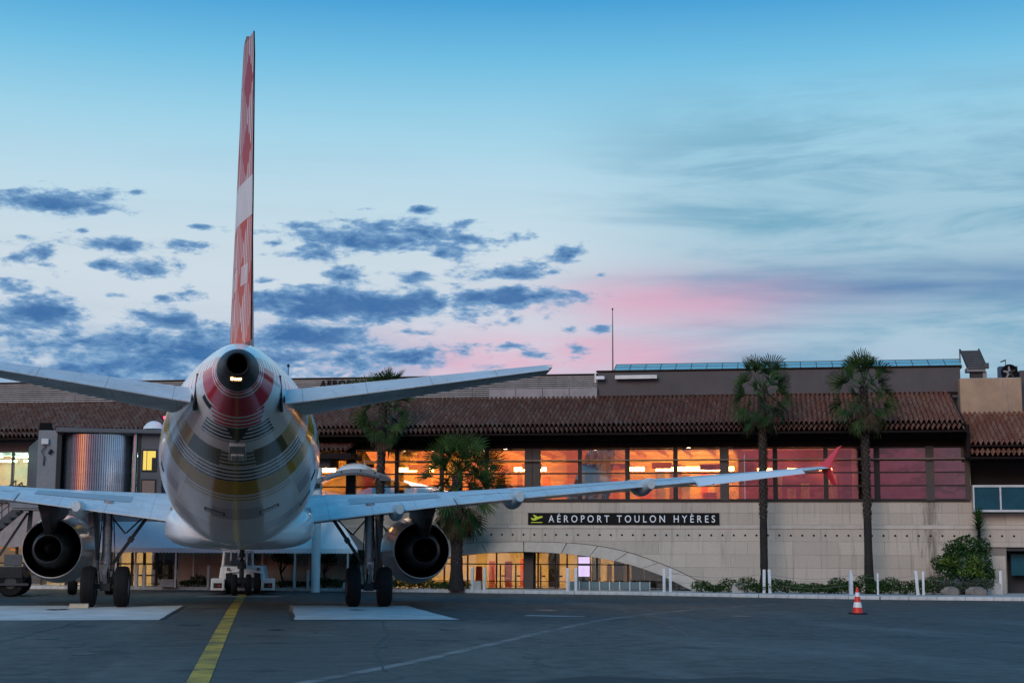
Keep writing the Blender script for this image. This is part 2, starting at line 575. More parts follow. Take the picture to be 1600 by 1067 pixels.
mat('tug_white', (0.62, 0.64, 0.65), 0.4, coat=0.2, var=0.06)
mat('cone_red', (0.72, 0.035, 0.02), 0.5)
mat('cone_white', (0.80, 0.80, 0.80), 0.4)
mat('cord', (0.16, 0.155, 0.15), 0.8)
mat('bark', (0.022, 0.017, 0.015), 0.9, var=0.45, vscl=9, bump=0.6, bscl=30)
mat('boot', (0.085, 0.064, 0.050), 0.9, var=0.4, vscl=10)
mat('frond', (0.026, 0.058, 0.010), 0.65, var=0.35, vscl=4, rnd=0.45, spec=0.25)
mat('frond_dry', (0.075, 0.052, 0.024), 0.85, var=0.35, vscl=4, rnd=0.35)
mat('leaf_dark', (0.022, 0.064, 0.014), 0.6, var=0.5, vscl=5, spec=0.2)
mat('leaf_bright', (0.085, 0.15, 0.015), 0.5, var=0.4, vscl=5)
mat('leaf_olive', (0.042, 0.055, 0.028), 0.65, var=0.4, vscl=5)
mat('hedge', (0.028, 0.066, 0.013), 0.6, var=0.6, vscl=3, spec=0.2)
mat('red_tail', (0.6, 0.02, 0.02), 0.3)
glass('glass_upper', 0.36, (0.92, 0.86, 0.80))
glass('glass_ground', 0.10, (0.95, 0.93, 0.90))
glass('glass_cool', 0.12, (0.92, 1.0, 0.95))
glass('glass_cab', 0.12, (0.9, 0.95, 1.0))
mat('skylight_sky_paint', (0.27, 0.52, 0.53), 0.25, spec=0.6, var=0.06)  # opaque cyan: sky reflected in and shining through the panes, painted as colour
mat('glass_blue', (0.012, 0.075, 0.105), 0.12, spec=0.5, var=0.2, vscl=1.5)


def stone_mat():
    m = bpy.data.materials.new('stone')
    m.use_nodes = True
    nt = m.node_tree
    b = nt.nodes['Principled BSDF']
    t = nt.nodes.new('ShaderNodeTexCoord').outputs['Object']
    sp = nt.nodes.new('ShaderNodeSeparateXYZ')
    nt.links.new(t, sp.inputs[0])
    x, y, z = (E(nt, s) for s in sp.outputs)
    fine = noise(nt, t, 14, 6, 0.65)
    big = noise(nt, t, 0.5, 4, 0.6)
    c = mixc(nt, fine.sstep(0.3, 0.7), (0.50, 0.425, 0.35, 1), (0.565, 0.49, 0.41, 1))
    c = mixc(nt, big.sstep(0.35, 0.7) * 0.45, c, (0.45, 0.385, 0.325, 1))
    oi = nt.nodes.new('ShaderNodeObjectInfo')
    hs = nt.nodes.new('ShaderNodeHueSaturation')
    nt.links.new((E(nt, oi.outputs['Random']) * 0.16 + 0.92).s, hs.inputs['Value'])
    nt.links.new(c, hs.inputs['Color'])
    c = hs.outputs[0]
    # rain streaks running down from the sill
    runs = noise(nt, vscale(nt, t, (3.2, 1.0, 0.18)), 2.0, 5, 0.6)
    c = mixc(nt, runs.sstep(0.52, 0.76) * 0.6, c, (0.17, 0.15, 0.14, 1))
    # the damp stain below the last pillar
    d = (x - 27.45).abs()
    wob = noise(nt, vscale(nt, t, (2.0, 1.0, 0.9)), 1.6, 5, 0.65)
    stn = (d + (wob - 0.5) * 1.3).sstep(0.42, 0.10) * noise(nt, vscale(nt, t, (5, 1, 0.6)), 1.5, 4).sstep(0.3, 0.6)
    c = mixc(nt, stn * 0.7, c, (0.11, 0.085, 0.07, 1))
    nt.links.new(c, b.inputs['Base Color'])
    b.inputs['Roughness'].default_value = 0.85
    bn = nt.nodes.new('ShaderNodeBump')
    bn.inputs['Strength'].default_value = 0.25
    bn.inputs['Distance'].default_value = 0.01
    nt.links.new(fine.s, bn.inputs['Height'])
    nt.links.new(bn.outputs[0], b.inputs['Normal'])
    MATS['stone'] = m


stone_mat()
mat('arch_stone', (0.54, 0.475, 0.41), 0.8, var=0.1, vscl=2.5, dirt=0.2, dcol=(0.25, 0.22, 0.2, 1), rnd=0.03)


def tile_mat():
    m = bpy.data.materials.new('roof_tile')
    m.use_nodes = True
    nt = m.node_tree
    b = nt.nodes['Principled BSDF']
    t = nt.nodes.new('ShaderNodeTexCoord').outputs['Object']
    sp = nt.nodes.new('ShaderNodeSeparateXYZ')
    nt.links.new(t, sp.inputs[0])
    x, y, z = (E(nt, s) for s in sp.outputs)
    cell = nt.nodes.new('ShaderNodeTexWhiteNoise')
    cb = nt.nodes.new('ShaderNodeCombineXYZ')
    nt.links.new((x / 0.19).floor().s, cb.inputs[0])
    nt.links.new((y / 0.30).floor().s, cb.inputs[1])
    nt.links.new(cb.outputs[0], cell.inputs['Vector'])
    w = E(nt, cell.outputs['Value'])
    c = ramp(nt, w, [(0.0, (0.25, 0.078, 0.040, 1)), (0.4, (0.29, 0.105, 0.058, 1)), (0.75, (0.32, 0.135, 0.08, 1)), (1.0, (0.37, 0.195, 0.13, 1))])
    moss = noise(nt, t, 0.9, 6, 0.65)
    c = mixc(nt, moss.sstep(0.5, 0.8) * 0.4, c, (0.19, 0.15, 0.13, 1))
    fine = noise(nt, t, 22, 4)
    c = mixc(nt, fine.sstep(0.5, 0.8) * 0.4, c, (0.36, 0.29, 0.26, 1))
    nt.links.new(c, b.inputs['Base Color'])
    b.inputs['Roughness'].default_value = 0.85
    MATS['roof_tile'] = m


tile_mat()


def asphalt_mat():
    m = bpy.data.materials.new('asphalt')
    m.use_nodes = True
    nt = m.node_tree
    b = nt.nodes['Principled BSDF']
    t = nt.nodes.new('ShaderNodeTexCoord').outputs['Object']
    agg = noise(nt, t, 42, 5, 0.8)
    mid = noise(nt, t, 2.2, 6, 0.65)
    big = noise(nt, vscale(nt, t, (0.6, 0.16, 1)), 0.55, 5, 0.6, 0.6)
    c = mixc(nt, agg.sstep(0.3, 0.72), (0.026, 0.026, 0.023, 1), (0.092, 0.092, 0.082, 1))
    grit = noise(nt, t, 11, 4, 0.8)
    c = mixc(nt, grit.sstep(0.50, 0.72) * 0.6, c, (0.135, 0.135, 0.121, 1))
    c = mixc(nt, mid.sstep(0.45, 0.8) * 0.5, c, (0.020, 0.021, 0.021, 1))
    c = mixc(nt, big.sstep(0.48, 0.70) * 0.7, c, (0.120, 0.120, 0.108, 1))     # worn, paler traffic lanes
    oil = noise(nt, t, 0.7, 3, 0.5)
    c = mixc(nt, oil.sstep(0.58, 0.74) * 0.75, c, (0.013, 0.013, 0.014, 1))
    # hairline cracks
    vo = nt.nodes.new('ShaderNodeTexVoronoi')
    vo.feature = 'DISTANCE_TO_EDGE'
    vo.inputs['Scale'].default_value = 0.16
    wv = nt.nodes.new('ShaderNodeVectorMath')
    wv.operation = 'ADD'
    nn = nt.nodes.new('ShaderNodeTexNoise')
    nn.inputs['Scale'].default_value = 0.9
    nn.inputs['Detail'].default_value = 5
    nt.links.new(t, nn.inputs['Vector'])
    nt.links.new(t, wv.inputs[0])
    nt.links.new(nn.outputs['Color'], wv.inputs[1])
    nt.links.new(wv.outputs[0], vo.inputs['Vector'])
    c = mixc(nt, E(nt, vo.outputs['Distance']).sstep(0.006, 0.001) * 0.8, c, (0.016, 0.016, 0.017, 1))
    nt.links.new(c, b.inputs['Base Color'])
    nt.links.new(mid.sstep(0.3, 0.7, 0.62, 0.85).s, b.inputs['Roughness'])
    bn = nt.nodes.new('ShaderNodeBump')
    bn.inputs['Strength'].default_value = 0.5
    bn.inputs['Distance'].default_value = 0.006
    nt.links.new(agg.s, bn.inputs['Height'])
    nt.links.new(bn.outputs[0], b.inputs['Normal'])
    MATS['asphalt'] = m


asphalt_mat()


def worn_paint(name, col, wear, under=(0.07, 0.07, 0.072, 1)):
    m = bpy.data.materials.new(name)
    m.use_nodes = True
    nt = m.node_tree
    b = nt.nodes['Principled BSDF']
    t = nt.nodes.new('ShaderNodeTexCoord').outputs['Object']
    n1 = noise(nt, t, 26, 6, 0.75)
    n2 = noise(nt, t, 1.1, 5, 0.6)
    k = (n1 * 0.6 + n2 * 0.55).sstep(wear, wear + 0.14)
    tone = mixc(nt, n2.sstep(0.3, 0.7), col, tuple(x * 0.75 for x in col[:3]) + (1,))
    nt.links.new(mixc(nt, k, tone, under), b.inputs['Base Color'])
    b.inputs['Roughness'].default_value = 0.75
    MATS[name] = m


worn_paint('line_yellow', (0.52, 0.33, 0.035, 1), 0.555, (0.05, 0.05, 0.05, 1))
worn_paint('line_white', (0.55, 0.56, 0.57, 1), 0.58)
worn_paint('line_faded', (0.19, 0.19, 0.18, 1), 0.53, (0.05, 0.052, 0.052, 1))
worn_paint('line_smear', (0.105, 0.108, 0.107, 1), 0.50, (0.052, 0.055, 0.055, 1))
worn_paint('pad_concrete', (0.60, 0.60, 0.585, 1), 0.76, (0.36, 0.36, 0.35, 1))
worn_paint('walk_concrete', (0.50, 0.49, 0.47, 1), 0.72, (0.24, 0.23, 0.22, 1))

# ------------------------------------------------------------------ frames of reference
FA = 0.338                                            # the terminal front is turned by this angle
F0 = Vector((0, 64.5, 0))
ES = Vector((math.cos(FA), -math.sin(FA), 0))         # along the front
EN = Vector((-math.sin(FA), -math.cos(FA), 0))        # out of the front


def W(s, t, z=0.0):
    return F0 + ES * s + EN * t + Vector((0, 0, z))


# ------------------------------------------------------------------ ground
g = MB()
g.add([(-900, -900, 0), (900, -900, 0), (900, 900, 0), (-900, 900, 0)], [(0, 1, 2, 3)])
tag(g.build('apron_ground', M('asphalt')), kind='structure')

KERB = [(-60, 9.0), (-25, 3.2), (-9.5, 1.6), (-2, 1.0), (6, 1.0), (10, 1.35), (16, 2.0), (21, 3.7), (25.2, 4.7), (30, 4.6), (80, 4.6)]
pts = [W(s, t) for s, t in KERB]
back = [W(80, -40), W(-60, -40)]
g = MB()
g.poly([Vector((p.x, p.y, 0.012)) for p in pts + back], (0, 0, 0.108))
tag(g.build('pavement', M('walk_concrete')), kind='structure')
mat('kerb_stone', (0.56, 0.56, 0.55), 0.8, var=0.12, vscl=3, dirt=0.35, rnd=0.08)
kerbs = bpy.data.objects.new('kerb', None)
COL.objects.link(kerbs)
tag(kerbs, kind='structure')
KM = {}
acc = 0
for i in range(len(pts) - 1):
    a, b = pts[i], pts[i + 1]
    L = (b - a).length
    n = max(1, round(L / 1.0))
    if i in (0, len(pts) - 2):
        n = max(1, round(L / 4.0))
    u = (b - a) / n
    ang = math.atan2(u.y, u.x)
    key = (i)
    g = MB().box(0.006, u.length - 0.006, -0.17, 0.03, 0.0, 0.128)
    me = g.mesh('kerb_stone', M('kerb_stone'))
    for k in range(n):
        p = a + u * k
        o = link('kerb_stone', me, kerbs, (p.x, p.y, 0), (0, 0, ang), 0.012)


def sheet(name, poly, z, m, label=None):
    g = MB()
    n = len(poly)
    g.add([(x, y, z) for x, y in poly], [tuple(range(n))])
    return tag(g.build(name, m), kind='structure')


def ribbon(name, pts, w, z, m):
    g = MB()
    vs = []
    for i, p in enumerate(pts):
        p = Vector((*p, 0))
        d = (Vector((*pts[min(i + 1, len(pts) - 1)], 0)) - Vector((*pts[max(i - 1, 0)], 0))).normalized()
        q = Vector((-d.y, d.x, 0)) * w / 2
        vs += [(p.x + q.x, p.y + q.y, z), (p.x - q.x, p.y - q.y, z)]
    g.add(vs, [(2 * i, 2 * i + 1, 2 * i + 3, 2 * i + 2) for i in range(len(pts) - 1)])
    return tag(g.build(name, m), kind='structure')


sheet('concrete_pad', [(-9.2, 37.95), (-1.78, 37.95), (-1.72, 42.5), (-1.60, 47.1), (-9.2, 47.1)], 0.004, M('pad_concrete'))
sheet('concrete_pad', [(1.36, 37.7), (5.40, 37.5), (5.05, 45.6), (5.0, 46.9), (1.50, 46.9), (1.47, 42)], 0.004, M('pad_concrete'))
mat('tar_seal', (0.013, 0.013, 0.014), 0.5)
rj = random.Random(4)
for x0, y0, x1, y1 in [(-1.72, 37.95, -1.56, 47.1), (1.36, 37.7, 1.50, 46.9), (1.36, 37.68, 5.4, 37.47), (5.42, 37.5, 5.05, 46.9)]:
    P = [(x0 + (x1 - x0) * k / 12 + rj.uniform(-.03, .03), y0 + (y1 - y0) * k / 12) for k in range(13)]
    ribbon('tar_joint', P, 0.11, 0.008, M('tar_seal'))
ribbon('yellow_guide_line', [(-0.32, 12), (-0.29, 20.35), (-0.22, 32), (-0.12, 45), (0.03, 55.4), (0.06, 58)], 0.29, 0.008, M('line_yellow'))
ribbon('stop_line', [(-1.55, 55.9), (1.45, 55.5)], 0.42, 0.004, M('line_white'))
ribbon('white_dash', [(7.42, 39.75), (8.85, 39.1)], 0.34, 0.004, M('line_white'))
ribbon('white_dash', [(9.0, 38.9), (10.2, 38.5)], 0.10, 0.004, M('line_faded'))
ribbon('faded_line', [(0.6, 19.4), (1.28, 20.66), (2.76, 23.59), (4.54, 27.61), (6.64, 32.41), (8.55, 36.6), (10.3, 39.6), (13.5, 44), (17, 47.5)], 0.24, 0.004, M('line_faded'))
ribbon('faded_line', [(12, 44.5), (20, 43.2), (32, 42)], 0.14, 0.004, M('line_faded'))
rg = random.Random(15)
mat('oil_stain', (0.012, 0.012, 0.012), 0.45, var=0.3, vscl=5)
for k_, (x_, y_, r_) in enumerate([(-4.9, 44.2, .32), (3.3, 43.6, .24), (-1.0, 35.5, .30), (0.9, 33.2, .18), (4.6, 33.0, .26), (-3.4, 30.5, .22), (8.6, 43.0, .3), (13.0, 39.0, .24), (2.6, 27.5, .16), (5.8, 36.2, .2), (-2.3, 26.0, .2)]):
    sheet('oil_stain', [(x_ + r_ * rg.uniform(.55, 1.25) * math.cos(2 * math.pi * q / 22), y_ + 1.5 * r_ * rg.uniform(.55, 1.25) * math.sin(2 * math.pi * q / 22)) for q in range(22)], 0.0062, M('oil_stain'))
mat('patch_asphalt', (0.024, 0.025, 0.025), 0.8, var=0.35, vscl=14, bump=0.4, bscl=60)
mat('tyre_mark', (0.020, 0.020, 0.021), 0.7, var=0.4, vscl=6)
sheet('asphalt_patch', [(3.5, 16.0), (10.8, 15.2), (10.2, 18.6), (9.0, 20.1), (8.0, 19.7), (7.0, 20.5), (6.0, 20.2), (5.0, 20.9), (4.2, 20.3), (3.3, 18.6)], 0.0035, M('patch_asphalt'))
for P0_, P1_ in [((-6, 27), (9, 30)), ((9, 30), (24, 27)), ((2.2, 22), (3.4, 37)), ((9, 30), (11, 45)), ((-4.5, 24), (-3.2, 37.5)), ((11, 45), (24, 47.5)), ((18, 24), (15.5, 39)), ((11, 45), (5.4, 46))]:
    nseg = 26
    P_, off = [], 0.0
    for k in range(nseg + 1):
        f = k / nseg
        off += rg.uniform(-.07, .07)
        dx, dy = P1_[0] - P0_[0], P1_[1] - P0_[1]
        l_ = math.hypot(dx, dy)
        P_.append((P0_[0] + dx * f - dy / l_ * off, P0_[1] + dy * f + dx / l_ * off))
    ribbon('tar_joint', P_, rg.uniform(.025, .05), 0.0045, M('tar_seal'))
for x_ in (-4.25, -3.35, 3.35, 4.25):
    ribbon('tyre_mark', [(x_ + rg.uniform(-.1, .1), 14), (x_ + .05, 28), (x_, 37.3)], 0.26, 0.0042, M('tyre_mark')) if False else None
ribbon('white_dash', [(5.9, 53.2), (8.3, 52.5)], 0.10, 0.004, M('line_faded'))

# ------------------------------------------------------------------ terminal building
TB = thing('terminal_building', 'long airport terminal with tiled roof, stone front and sunset glowing in its windows', 'building', F0, -FA)


def tb(name, g, m, parent=None, **k):
    return g.build(name, M(m), parent or TB, **k)


def bx(s0, s1, t0, t1, z0, z1, g=None):
    return (g or MB()).box(s0, s1, -t1, -t0, z0, z1)


AIN = [(0, 1.60), (1.73, 1.52), (2.96, 1.38), (4.15, 1.14), (5.35, 0.75), (5.93, 0.48), (6.69, 0.12)]
AOUT = [(0, 1.985), (1.73, 1.95), (2.96, 1.83), (4.15, 1.59), (5.35, 1.19), (6.22, 0.83), (7.06, 0.40), (7.60, 0.12)]
AC = 11.70


def curve(tab, d):
    d = abs(d)
    if d >= tab[-1][0]:
        return -1.0
    for (a, za), (b, zb) in zip(tab, tab[1:]):
        if d <= b:
            # smooth with a quarter-ellipse like easing through the table
            return za + (zb - za) * (d - a) / (b - a)


def smooth_tab(tab, n=60):
    """Catmull-Rom resample so that the arch is a smooth curve"""
    P = [(-tab[1][0], tab[1][1])] + tab + [(2 * tab[-1][0] - tab[-2][0], 2 * tab[-1][1] - tab[-2][1])]
    out = []
    for i in range(1, len(P) - 2):
        for k in range(8):
            t = k / 8
            f = lambda a, b, c, d: 0.5 * (2 * b + (c - a) * t + (2 * a - 5 * b + 4 * c - d) * t * t + (3 * b - a - 3 * c + d) * t ** 3)
            out.append((f(P[i - 1][0], P[i][0], P[i + 1][0], P[i + 2][0]), f(P[i - 1][1], P[i][1], P[i + 1][1], P[i + 2][1])))
    out.append(tab[-1])
    return out


AIN, AOUT = smooth_tab(AIN), smooth_tab(AOUT)
AMID = [(a + 0.02, z + 0.02) for a, z in AOUT]
S0, S1 = -2.8, 34.0
DOOR = (30.15, 31.9, 0.12, 1.86)      # side door opening at the far end

# wall core behind the cladding
g = MB()
n = int((S1 - S0) / 0.2)
for i in range(n):
    a, b = S0 + 0.2 * i, S0 + 0.2 * (i + 1)
    za, zb = curve(AIN, a - AC), curve(AIN, b - AC)
    za, zb = max(za + 0.05, 0.0), max(zb + 0.05, 0.0)
    if DOOR[0] - 0.01 <= (a + b) / 2 <= DOOR[1]:
        za = zb = DOOR[3] + 0.02
    g.hexa([(a, 0.08, za), (b, 0.08, zb), (b, 0.08, 3.6), (a, 0.08, 3.6)], [(a, 0.35, za), (b, 0.35, zb), (b, 0.35, 3.6), (a, 0.35, 3.6)])
tb('wall_core', g, 'wall_core')


def panel(a, b, z0, z1, t=0.0):
    """one stone slab, cut to the arch and to the side door"""
    gp = 0.0032
    a, b, z0, z1 = a + gp, b - gp, z0 + gp, z1 - gp
    if z0 < DOOR[3] and b > DOOR[0] and a < DOOR[1]:
        if z1 <= DOOR[3] + 0.05:
            if a < DOOR[0] - 0.05:
                b = DOOR[0]
            elif b > DOOR[1] + 0.05:
                a = DOOR[1]
            else:
                return
        else:
            z0 = DOOR[3]
    low, m = [], 12
    for k in range(m + 1):
        s = a + (b - a) * k / m
        low.append((s, max(z0, curve(AMID, s - AC))))
    low = [(s, min(z, z1)) for s, z in low]
    if all(z >= z1 - 0.02 for s, z in low):
        return
    flat = all(abs(z - z0) < 1e-6 for s, z in low)
    if flat:
        low = [low[0], low[-1]]
    else:
        keep = [i for i, (s, z) in enumerate(low) if z < z1 - 1e-4]
        low = low[max(0, keep[0] - 1):keep[-1] + 2]
    pts = [(s, 0, z) for s, z in low]
    e = []
    if low[-1][1] < z1 - 1e-4: e.append((low[-1][0], 0, z1))
    if low[0][1] < z1 - 1e-4: e.append((low[0][0], 0, z1))
    pts += e
    if len(pts) < 3:
        return
    g = MB().poly([(x, -t, z) for x, y, z in pts], (0, 0.10, 0))
    tb('stone_panel', g, 'stone')


rp = random.Random(7)
for (z0, z1, w, off) in [(3.14, 3.63, 0.864, 0.19), (2.69, 3.14, 0.864, 0.19), (2.04, 2.52, 1.728, 0.19), (1.53, 2.04, 1.728, 0.85), (1.03, 1.53, 1.728, 0.19), (0.53, 1.03, 1.728, 0.85), (0.12, 0.53, 1.728, 0.19)]:
    s = S0 - 1.728 + off
    while s < S1:
        a, b = max(s, S0), min(s + w, S1)
        if b - a > 0.05:
            if not (z1 > 3.2 and a > 28.9):
                panel(a, b, z0, z1, rp.uniform(-0.002, 0.003))
        s += w
s = S0
while s < S1:
    bb = min(s + 3.456, S1)
    tb('string_course', bx(s + 0.004, bb - 0.004, -0.09, 0.03, 2.525, 2.685), 'arch_stone', bevel=0.008)
    s += 3.456
# round drain holes in a row
g = MB()
s = 9.93
while s < 33:
    g.lathe([(-0.012, 0.042), (-0.004, 0.036), (-0.0035, 0.0005)], (s, 0, 2.275), 'Y', 10)
    s += 0.4375
tag(tb('drain_holes', g, 'soot_shade_black', normals=False), kind='stuff')

# arch surround, in separate stones, and the dark reveal inside it
m = len(AIN)
full_in = [(AC - d, z) for d, z in reversed(AIN)][:-1] + [(AC + d, z) for d, z in AIN]
full_out = [(AC - d, z) for d, z in reversed(AOUT)][:-1] + [(AC + d, z) for d, z in AOUT]


def along(tab, u):
    x = u * (len(tab) - 1)
    i = min(int(x), len(tab) - 2)
    f = x - i
    return tab[i][0] + (tab[i + 1][0] - tab[i][0]) * f, tab[i][1] + (tab[i + 1][1] - tab[i][1]) * f


NST = 14
for k in range(NST):
    u0_, u1_ = k / NST + 0.0008, (k + 1) / NST - 0.0008
    I = [along(full_in, u0_ + (u1_ - u0_) * q / 8) for q in range(9)]
    O = [along(full_out, u0_ + (u1_ - u0_) * q / 8) for q in range(9)]
    g = MB().poly([(s, -0.05, z) for s, z in I + O[::-1]], (0, 0.16, 0))
    tb('arch_stone', g, 'arch_stone')
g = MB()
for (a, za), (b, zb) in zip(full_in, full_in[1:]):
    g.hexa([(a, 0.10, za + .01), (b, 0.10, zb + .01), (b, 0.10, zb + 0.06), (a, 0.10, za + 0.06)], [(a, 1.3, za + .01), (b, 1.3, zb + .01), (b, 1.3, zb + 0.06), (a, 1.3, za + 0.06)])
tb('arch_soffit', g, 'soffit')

# glazed entrance below the arch (set back 1 m)
YG = 1.0
ent = [7.2, 8.25, 9.22, 10.41, 11.55]
ent2 = [11.99, 12.12, 12.83, 13.30, 14.51, 15.75, 17.2, 18.2]
for lst in (ent, ent2):
    for i, s in enumerate(lst):
        tb('mullion', MB().box(s - 0.03, s + 0.03, YG - 0.04, YG + 0.04, 0.12, 1.62), 'mullion')
    for a, b in zip(lst, lst[1:]):
        for z in (1.10, 1.57, 0.13):
            tb('transom', MB().box(a + 0.031, b - 0.031, YG - 0.032, YG + 0.032, z - 0.022, z + 0.022), 'mullion')
        tb('transom', MB().box(a + 0.031, b - 0.031, YG - 0.025, YG + 0.025, 0.40, 0.43), 'mullion')
        for z0, z1 in ((0.155, 0.399), (0.431, 1.077), (1.123, 1.547)):
            tb('pane', MB().box(a + 0.032, b - 0.032, YG - 0.006, YG + 0.006, z0, z1), 'glass_ground')
tb('entrance_pillar', MB().box(11.58, 11.96, YG - 0.25, YG + 0.1, 0.12, 1.63), 'pillar_brown', bevel=0.01)
for a in (10.55, 11.18, 12.20, 12.90):
    d = tb('door_leaf', MB().box(a, a + 0.045, YG - 0.05, YG + 0.05, 0.13, 1.07), 'mullion')
    MB().box(a + 0.08, a + 0.22, YG - 0.062, YG - 0.045, 0.60, 0.66).build('handle_plate', M('gear_dark'), d)
# entrance hall
HB = 5.2
hall = tb('entrance_hall', MB().box(4.8, 18.6, HB, HB + 0.1, 0.12, 2.2), 'cream_wall')
MB().box(4.8, 18.6, 1.1, HB, 2.1, 2.18).build('hall_ceiling', M('cream_wall'), hall)
MB().box(4.8, 18.6, 1.1, HB, 0.121, 0.128).build('hall_floor', M('floor_in'), hall)
for s in (4.75, 18.55):
    MB().box(s, s + 0.08, 1.1, HB, 0.12, 2.2).build('side_wall', M('cream_wall'), hall)
for s in (6.2, 7.9, 9.4, 10.9):
    MB().box(s, s + 0.9, 2.2, 2.5, 2.05, 2.09).build('hall_lamp', M('lamp_hall'), hall)
for s in (12.6, 14.2):
    MB().box(s, s + 0.7, 2.9, 3.2, 2.05, 2.09).build('hall_lamp', M('lamp_hall'), hall)
for s0, s1, y, z1 in ((9.35, 9.62, 2.0, 1.0), (9.80, 10.05, 2.6, 1.2), (10.50, 10.80, 2.4, 1.2), (10.98, 11.2, 3.4, 1.3), (8.4, 8.7, 2.5, 1.25)):
    MB().box(s0, s1, y, y + 0.05, 0.13, z1).build('display_panel', M('red_panel'), hall)
for s0, s1, y in ((12.3, 12.75, 2.6), (14.0, 14.35, 3.5), (15.0, 15.4, 2.8), (16.3, 17.6, 2.2), (17.0, 18.4, 1.8), (15.7, 16.2, 3.0)):
    MB().box(s0, s1, y, y + 0.15, 0.13, 1.9).build('partition', M('dark_in'), hall)
for s0, s1, y, z0, z1 in ((15.45, 15.72, 2.2, .35, 1.05), (14.75, 14.95, 2.4, .3, 1.1)):
    MB().box(s0, s1, y, y + 0.05, z0, z1).build('lit_poster', M('cream_wall'), hall)
scr = thing('information_screen', 'glowing violet information screen standing behind the entrance glass', 'screen', W(13.95, -1.32, 0.12), -FA)
MB().box(-0.27, 0.27, -0.03, 0.05, 0.30, 1.50).build('casing', M('sign_black'), scr, bevel=0.01)
for z0, z1 in ((0.50, 0.93), (1.02, 1.28)):
    MB().box(-0.23, 0.23, -0.040, -0.032, z0, z1).build('display', M('screen_glow'), scr)
MB().box(-0.10, 0.10, -0.02, 0.04, 0.0, 0.30).build('stand', M('dark_steel'), scr)

# ---- upper storey windows
ZR = [3.66, 4.19, 4.70, 5.66]
bays = [(-0.45, 1.15), (1.35, 3.0), (3.2, 4.32), (4.72, 6.36), (6.52, 8.23), (8.39, 10.1), (10.26, 11.72), (12.35, 13.87), (14.03, 15.76), (15.94, 17.66), (17.84, 19.49),
        (19.84, 21.54), (21.72, 23.48), (23.65, 25.39), (25.61, 27.33), (27.64, 28.78)]
for i, (a, b) in enumerate(bays):
    for z0, z1 in zip(ZR, ZR[1:]):
        hw_, hh_ = (b - a) / 2 - 0.002, (z1 - z0) / 2 - 0.012
        tb('window_pane', MB().box(-hw_, hw_, -0.006, 0.006, -hh_, hh_), 'glass_upper', loc=((a + b) / 2, 0.04, (z0 + z1) / 2), rot=(R(-2.6 + rp.uniform(-.25, .25)), 0, R(rp.uniform(-.25, .25))))
    for z in ZR:
        tb('glazing_bar', MB().box(a + 0.001, b - 0.001, 0.0, 0.08, z - 0.026, z + 0.026), 'mullion')
    nb = bays[i + 1][0] if i + 1 < len(bays) else b + 0.16
    wide = nb - b > 0.25
    tb('window_post', MB().box(b, nb, -0.05 if wide else -0.02, 0.12, 3.63, 5.70), 'pillar_brown' if wide else 'mullion')
tb('window_post', MB().box(12.02, 12.05, -0.065, -0.049, 3.64, 5.69), 'mullion')
tb('window_sill', MB().box(-0.6, 28.94, -0.06, 0.12, 3.575, 3.63), 'mullion')
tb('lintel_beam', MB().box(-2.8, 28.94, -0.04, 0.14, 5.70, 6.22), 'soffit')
g = MB().tube([(5.0, -0.20, 5.205), (28.9, -0.20, 5.205)], 0.028, 10)
tb('guard_rail', g, 'rail_brown', smooth=40)
for s in (6.44, 10.18, 12.0, 15.85, 19.66, 23.56, 27.48):
    tb('rail_bracket', MB().box(s - 0.02, s + 0.02, -0.19, -0.04, 5.18, 5.21), 'rail_brown')
# departure lounge behind them
LG = tb('departure_lounge', MB().box(-2.8, 20.2, 6.0, 6.1, 3.5, 5.9), 'warm_wall')
mat('red_wall', (0.20, 0.05, 0.04), 0.8, var=0.15)
mat('painted_dim', (0.035, 0.014, 0.018), 0.8)  # unlit end room: its darkness is painted into wall and floor
MB().box(24.8, 28.9, 2.9, 3.0, 3.5, 5.78).build('back_wall', M('painted_dim'), LG)
MB().box(24.8, 28.9, 0.4, 2.9, 3.565, 3.58).build('painted_dim_floor', M('painted_dim'), LG)  # no carpet: floor cover coloured dark to draw the unlit room
MB().box(20.4, 29.0, 3.2, 3.3, 3.5, 5.9).build('back_wall', M('red_wall'), LG)
MB().box(-2.8, 29.0, 0.12, 6.0, 5.78, 5.86).build('lounge_ceiling', M('warm_wall'), LG)
MB().box(-2.8, 29.0, 0.36, 6.0, 3.50, 3.56).build('lounge_floor', M('floor_in'), LG)
for s in (-2.8, 20.2, 24.7, 28.9):
    MB().box(s, s + 0.1, 0.13, 6.0, 3.56, 5.78).build('partition', M('warm_wall'), LG)
for s in (6.9, 9.0, 13.2):
    MB().box(s, s + 0.45, 1.6, 2.0, 3.56, 5.78).build('column', M('warm_wall'), LG)
for s0, s1, y in ((5.3, 6.9, 4.6), (10.5, 11.9, 4.6), (15.5, 16.1, 4.8), (16.6, 19.9, 4.8), (0.5, 2.5, 4.5)):
    MB().box(s0, s1, y, y + 0.12, 5.03, 5.20).build('strip_lamp', M('lamp_warm'), LG)
for s0, s1 in ((20.9, 21.5), (22.1, 22.5), (23.2, 23.9)):
    MB().box(s0, s1, 2.8, 2.9, 4.92, 5.02).build('strip_lamp', M('lamp_dim'), LG)
rd = random.Random(3)
for s in (5.6, 6.2, 7.4, 8.0, 9.2, 9.6, 10.7, 11.0, 11.4, 12.5, 14.3, 16.2, 18.2):
    y = rd.choice((0.7, 1.3, 2.2))
    MB().lathe([(5.772, 0.075), (5.765, 0.001)], (s, y, 0), 'Z', 12).build('downlight', M('lamp_down'), LG, normals=False)
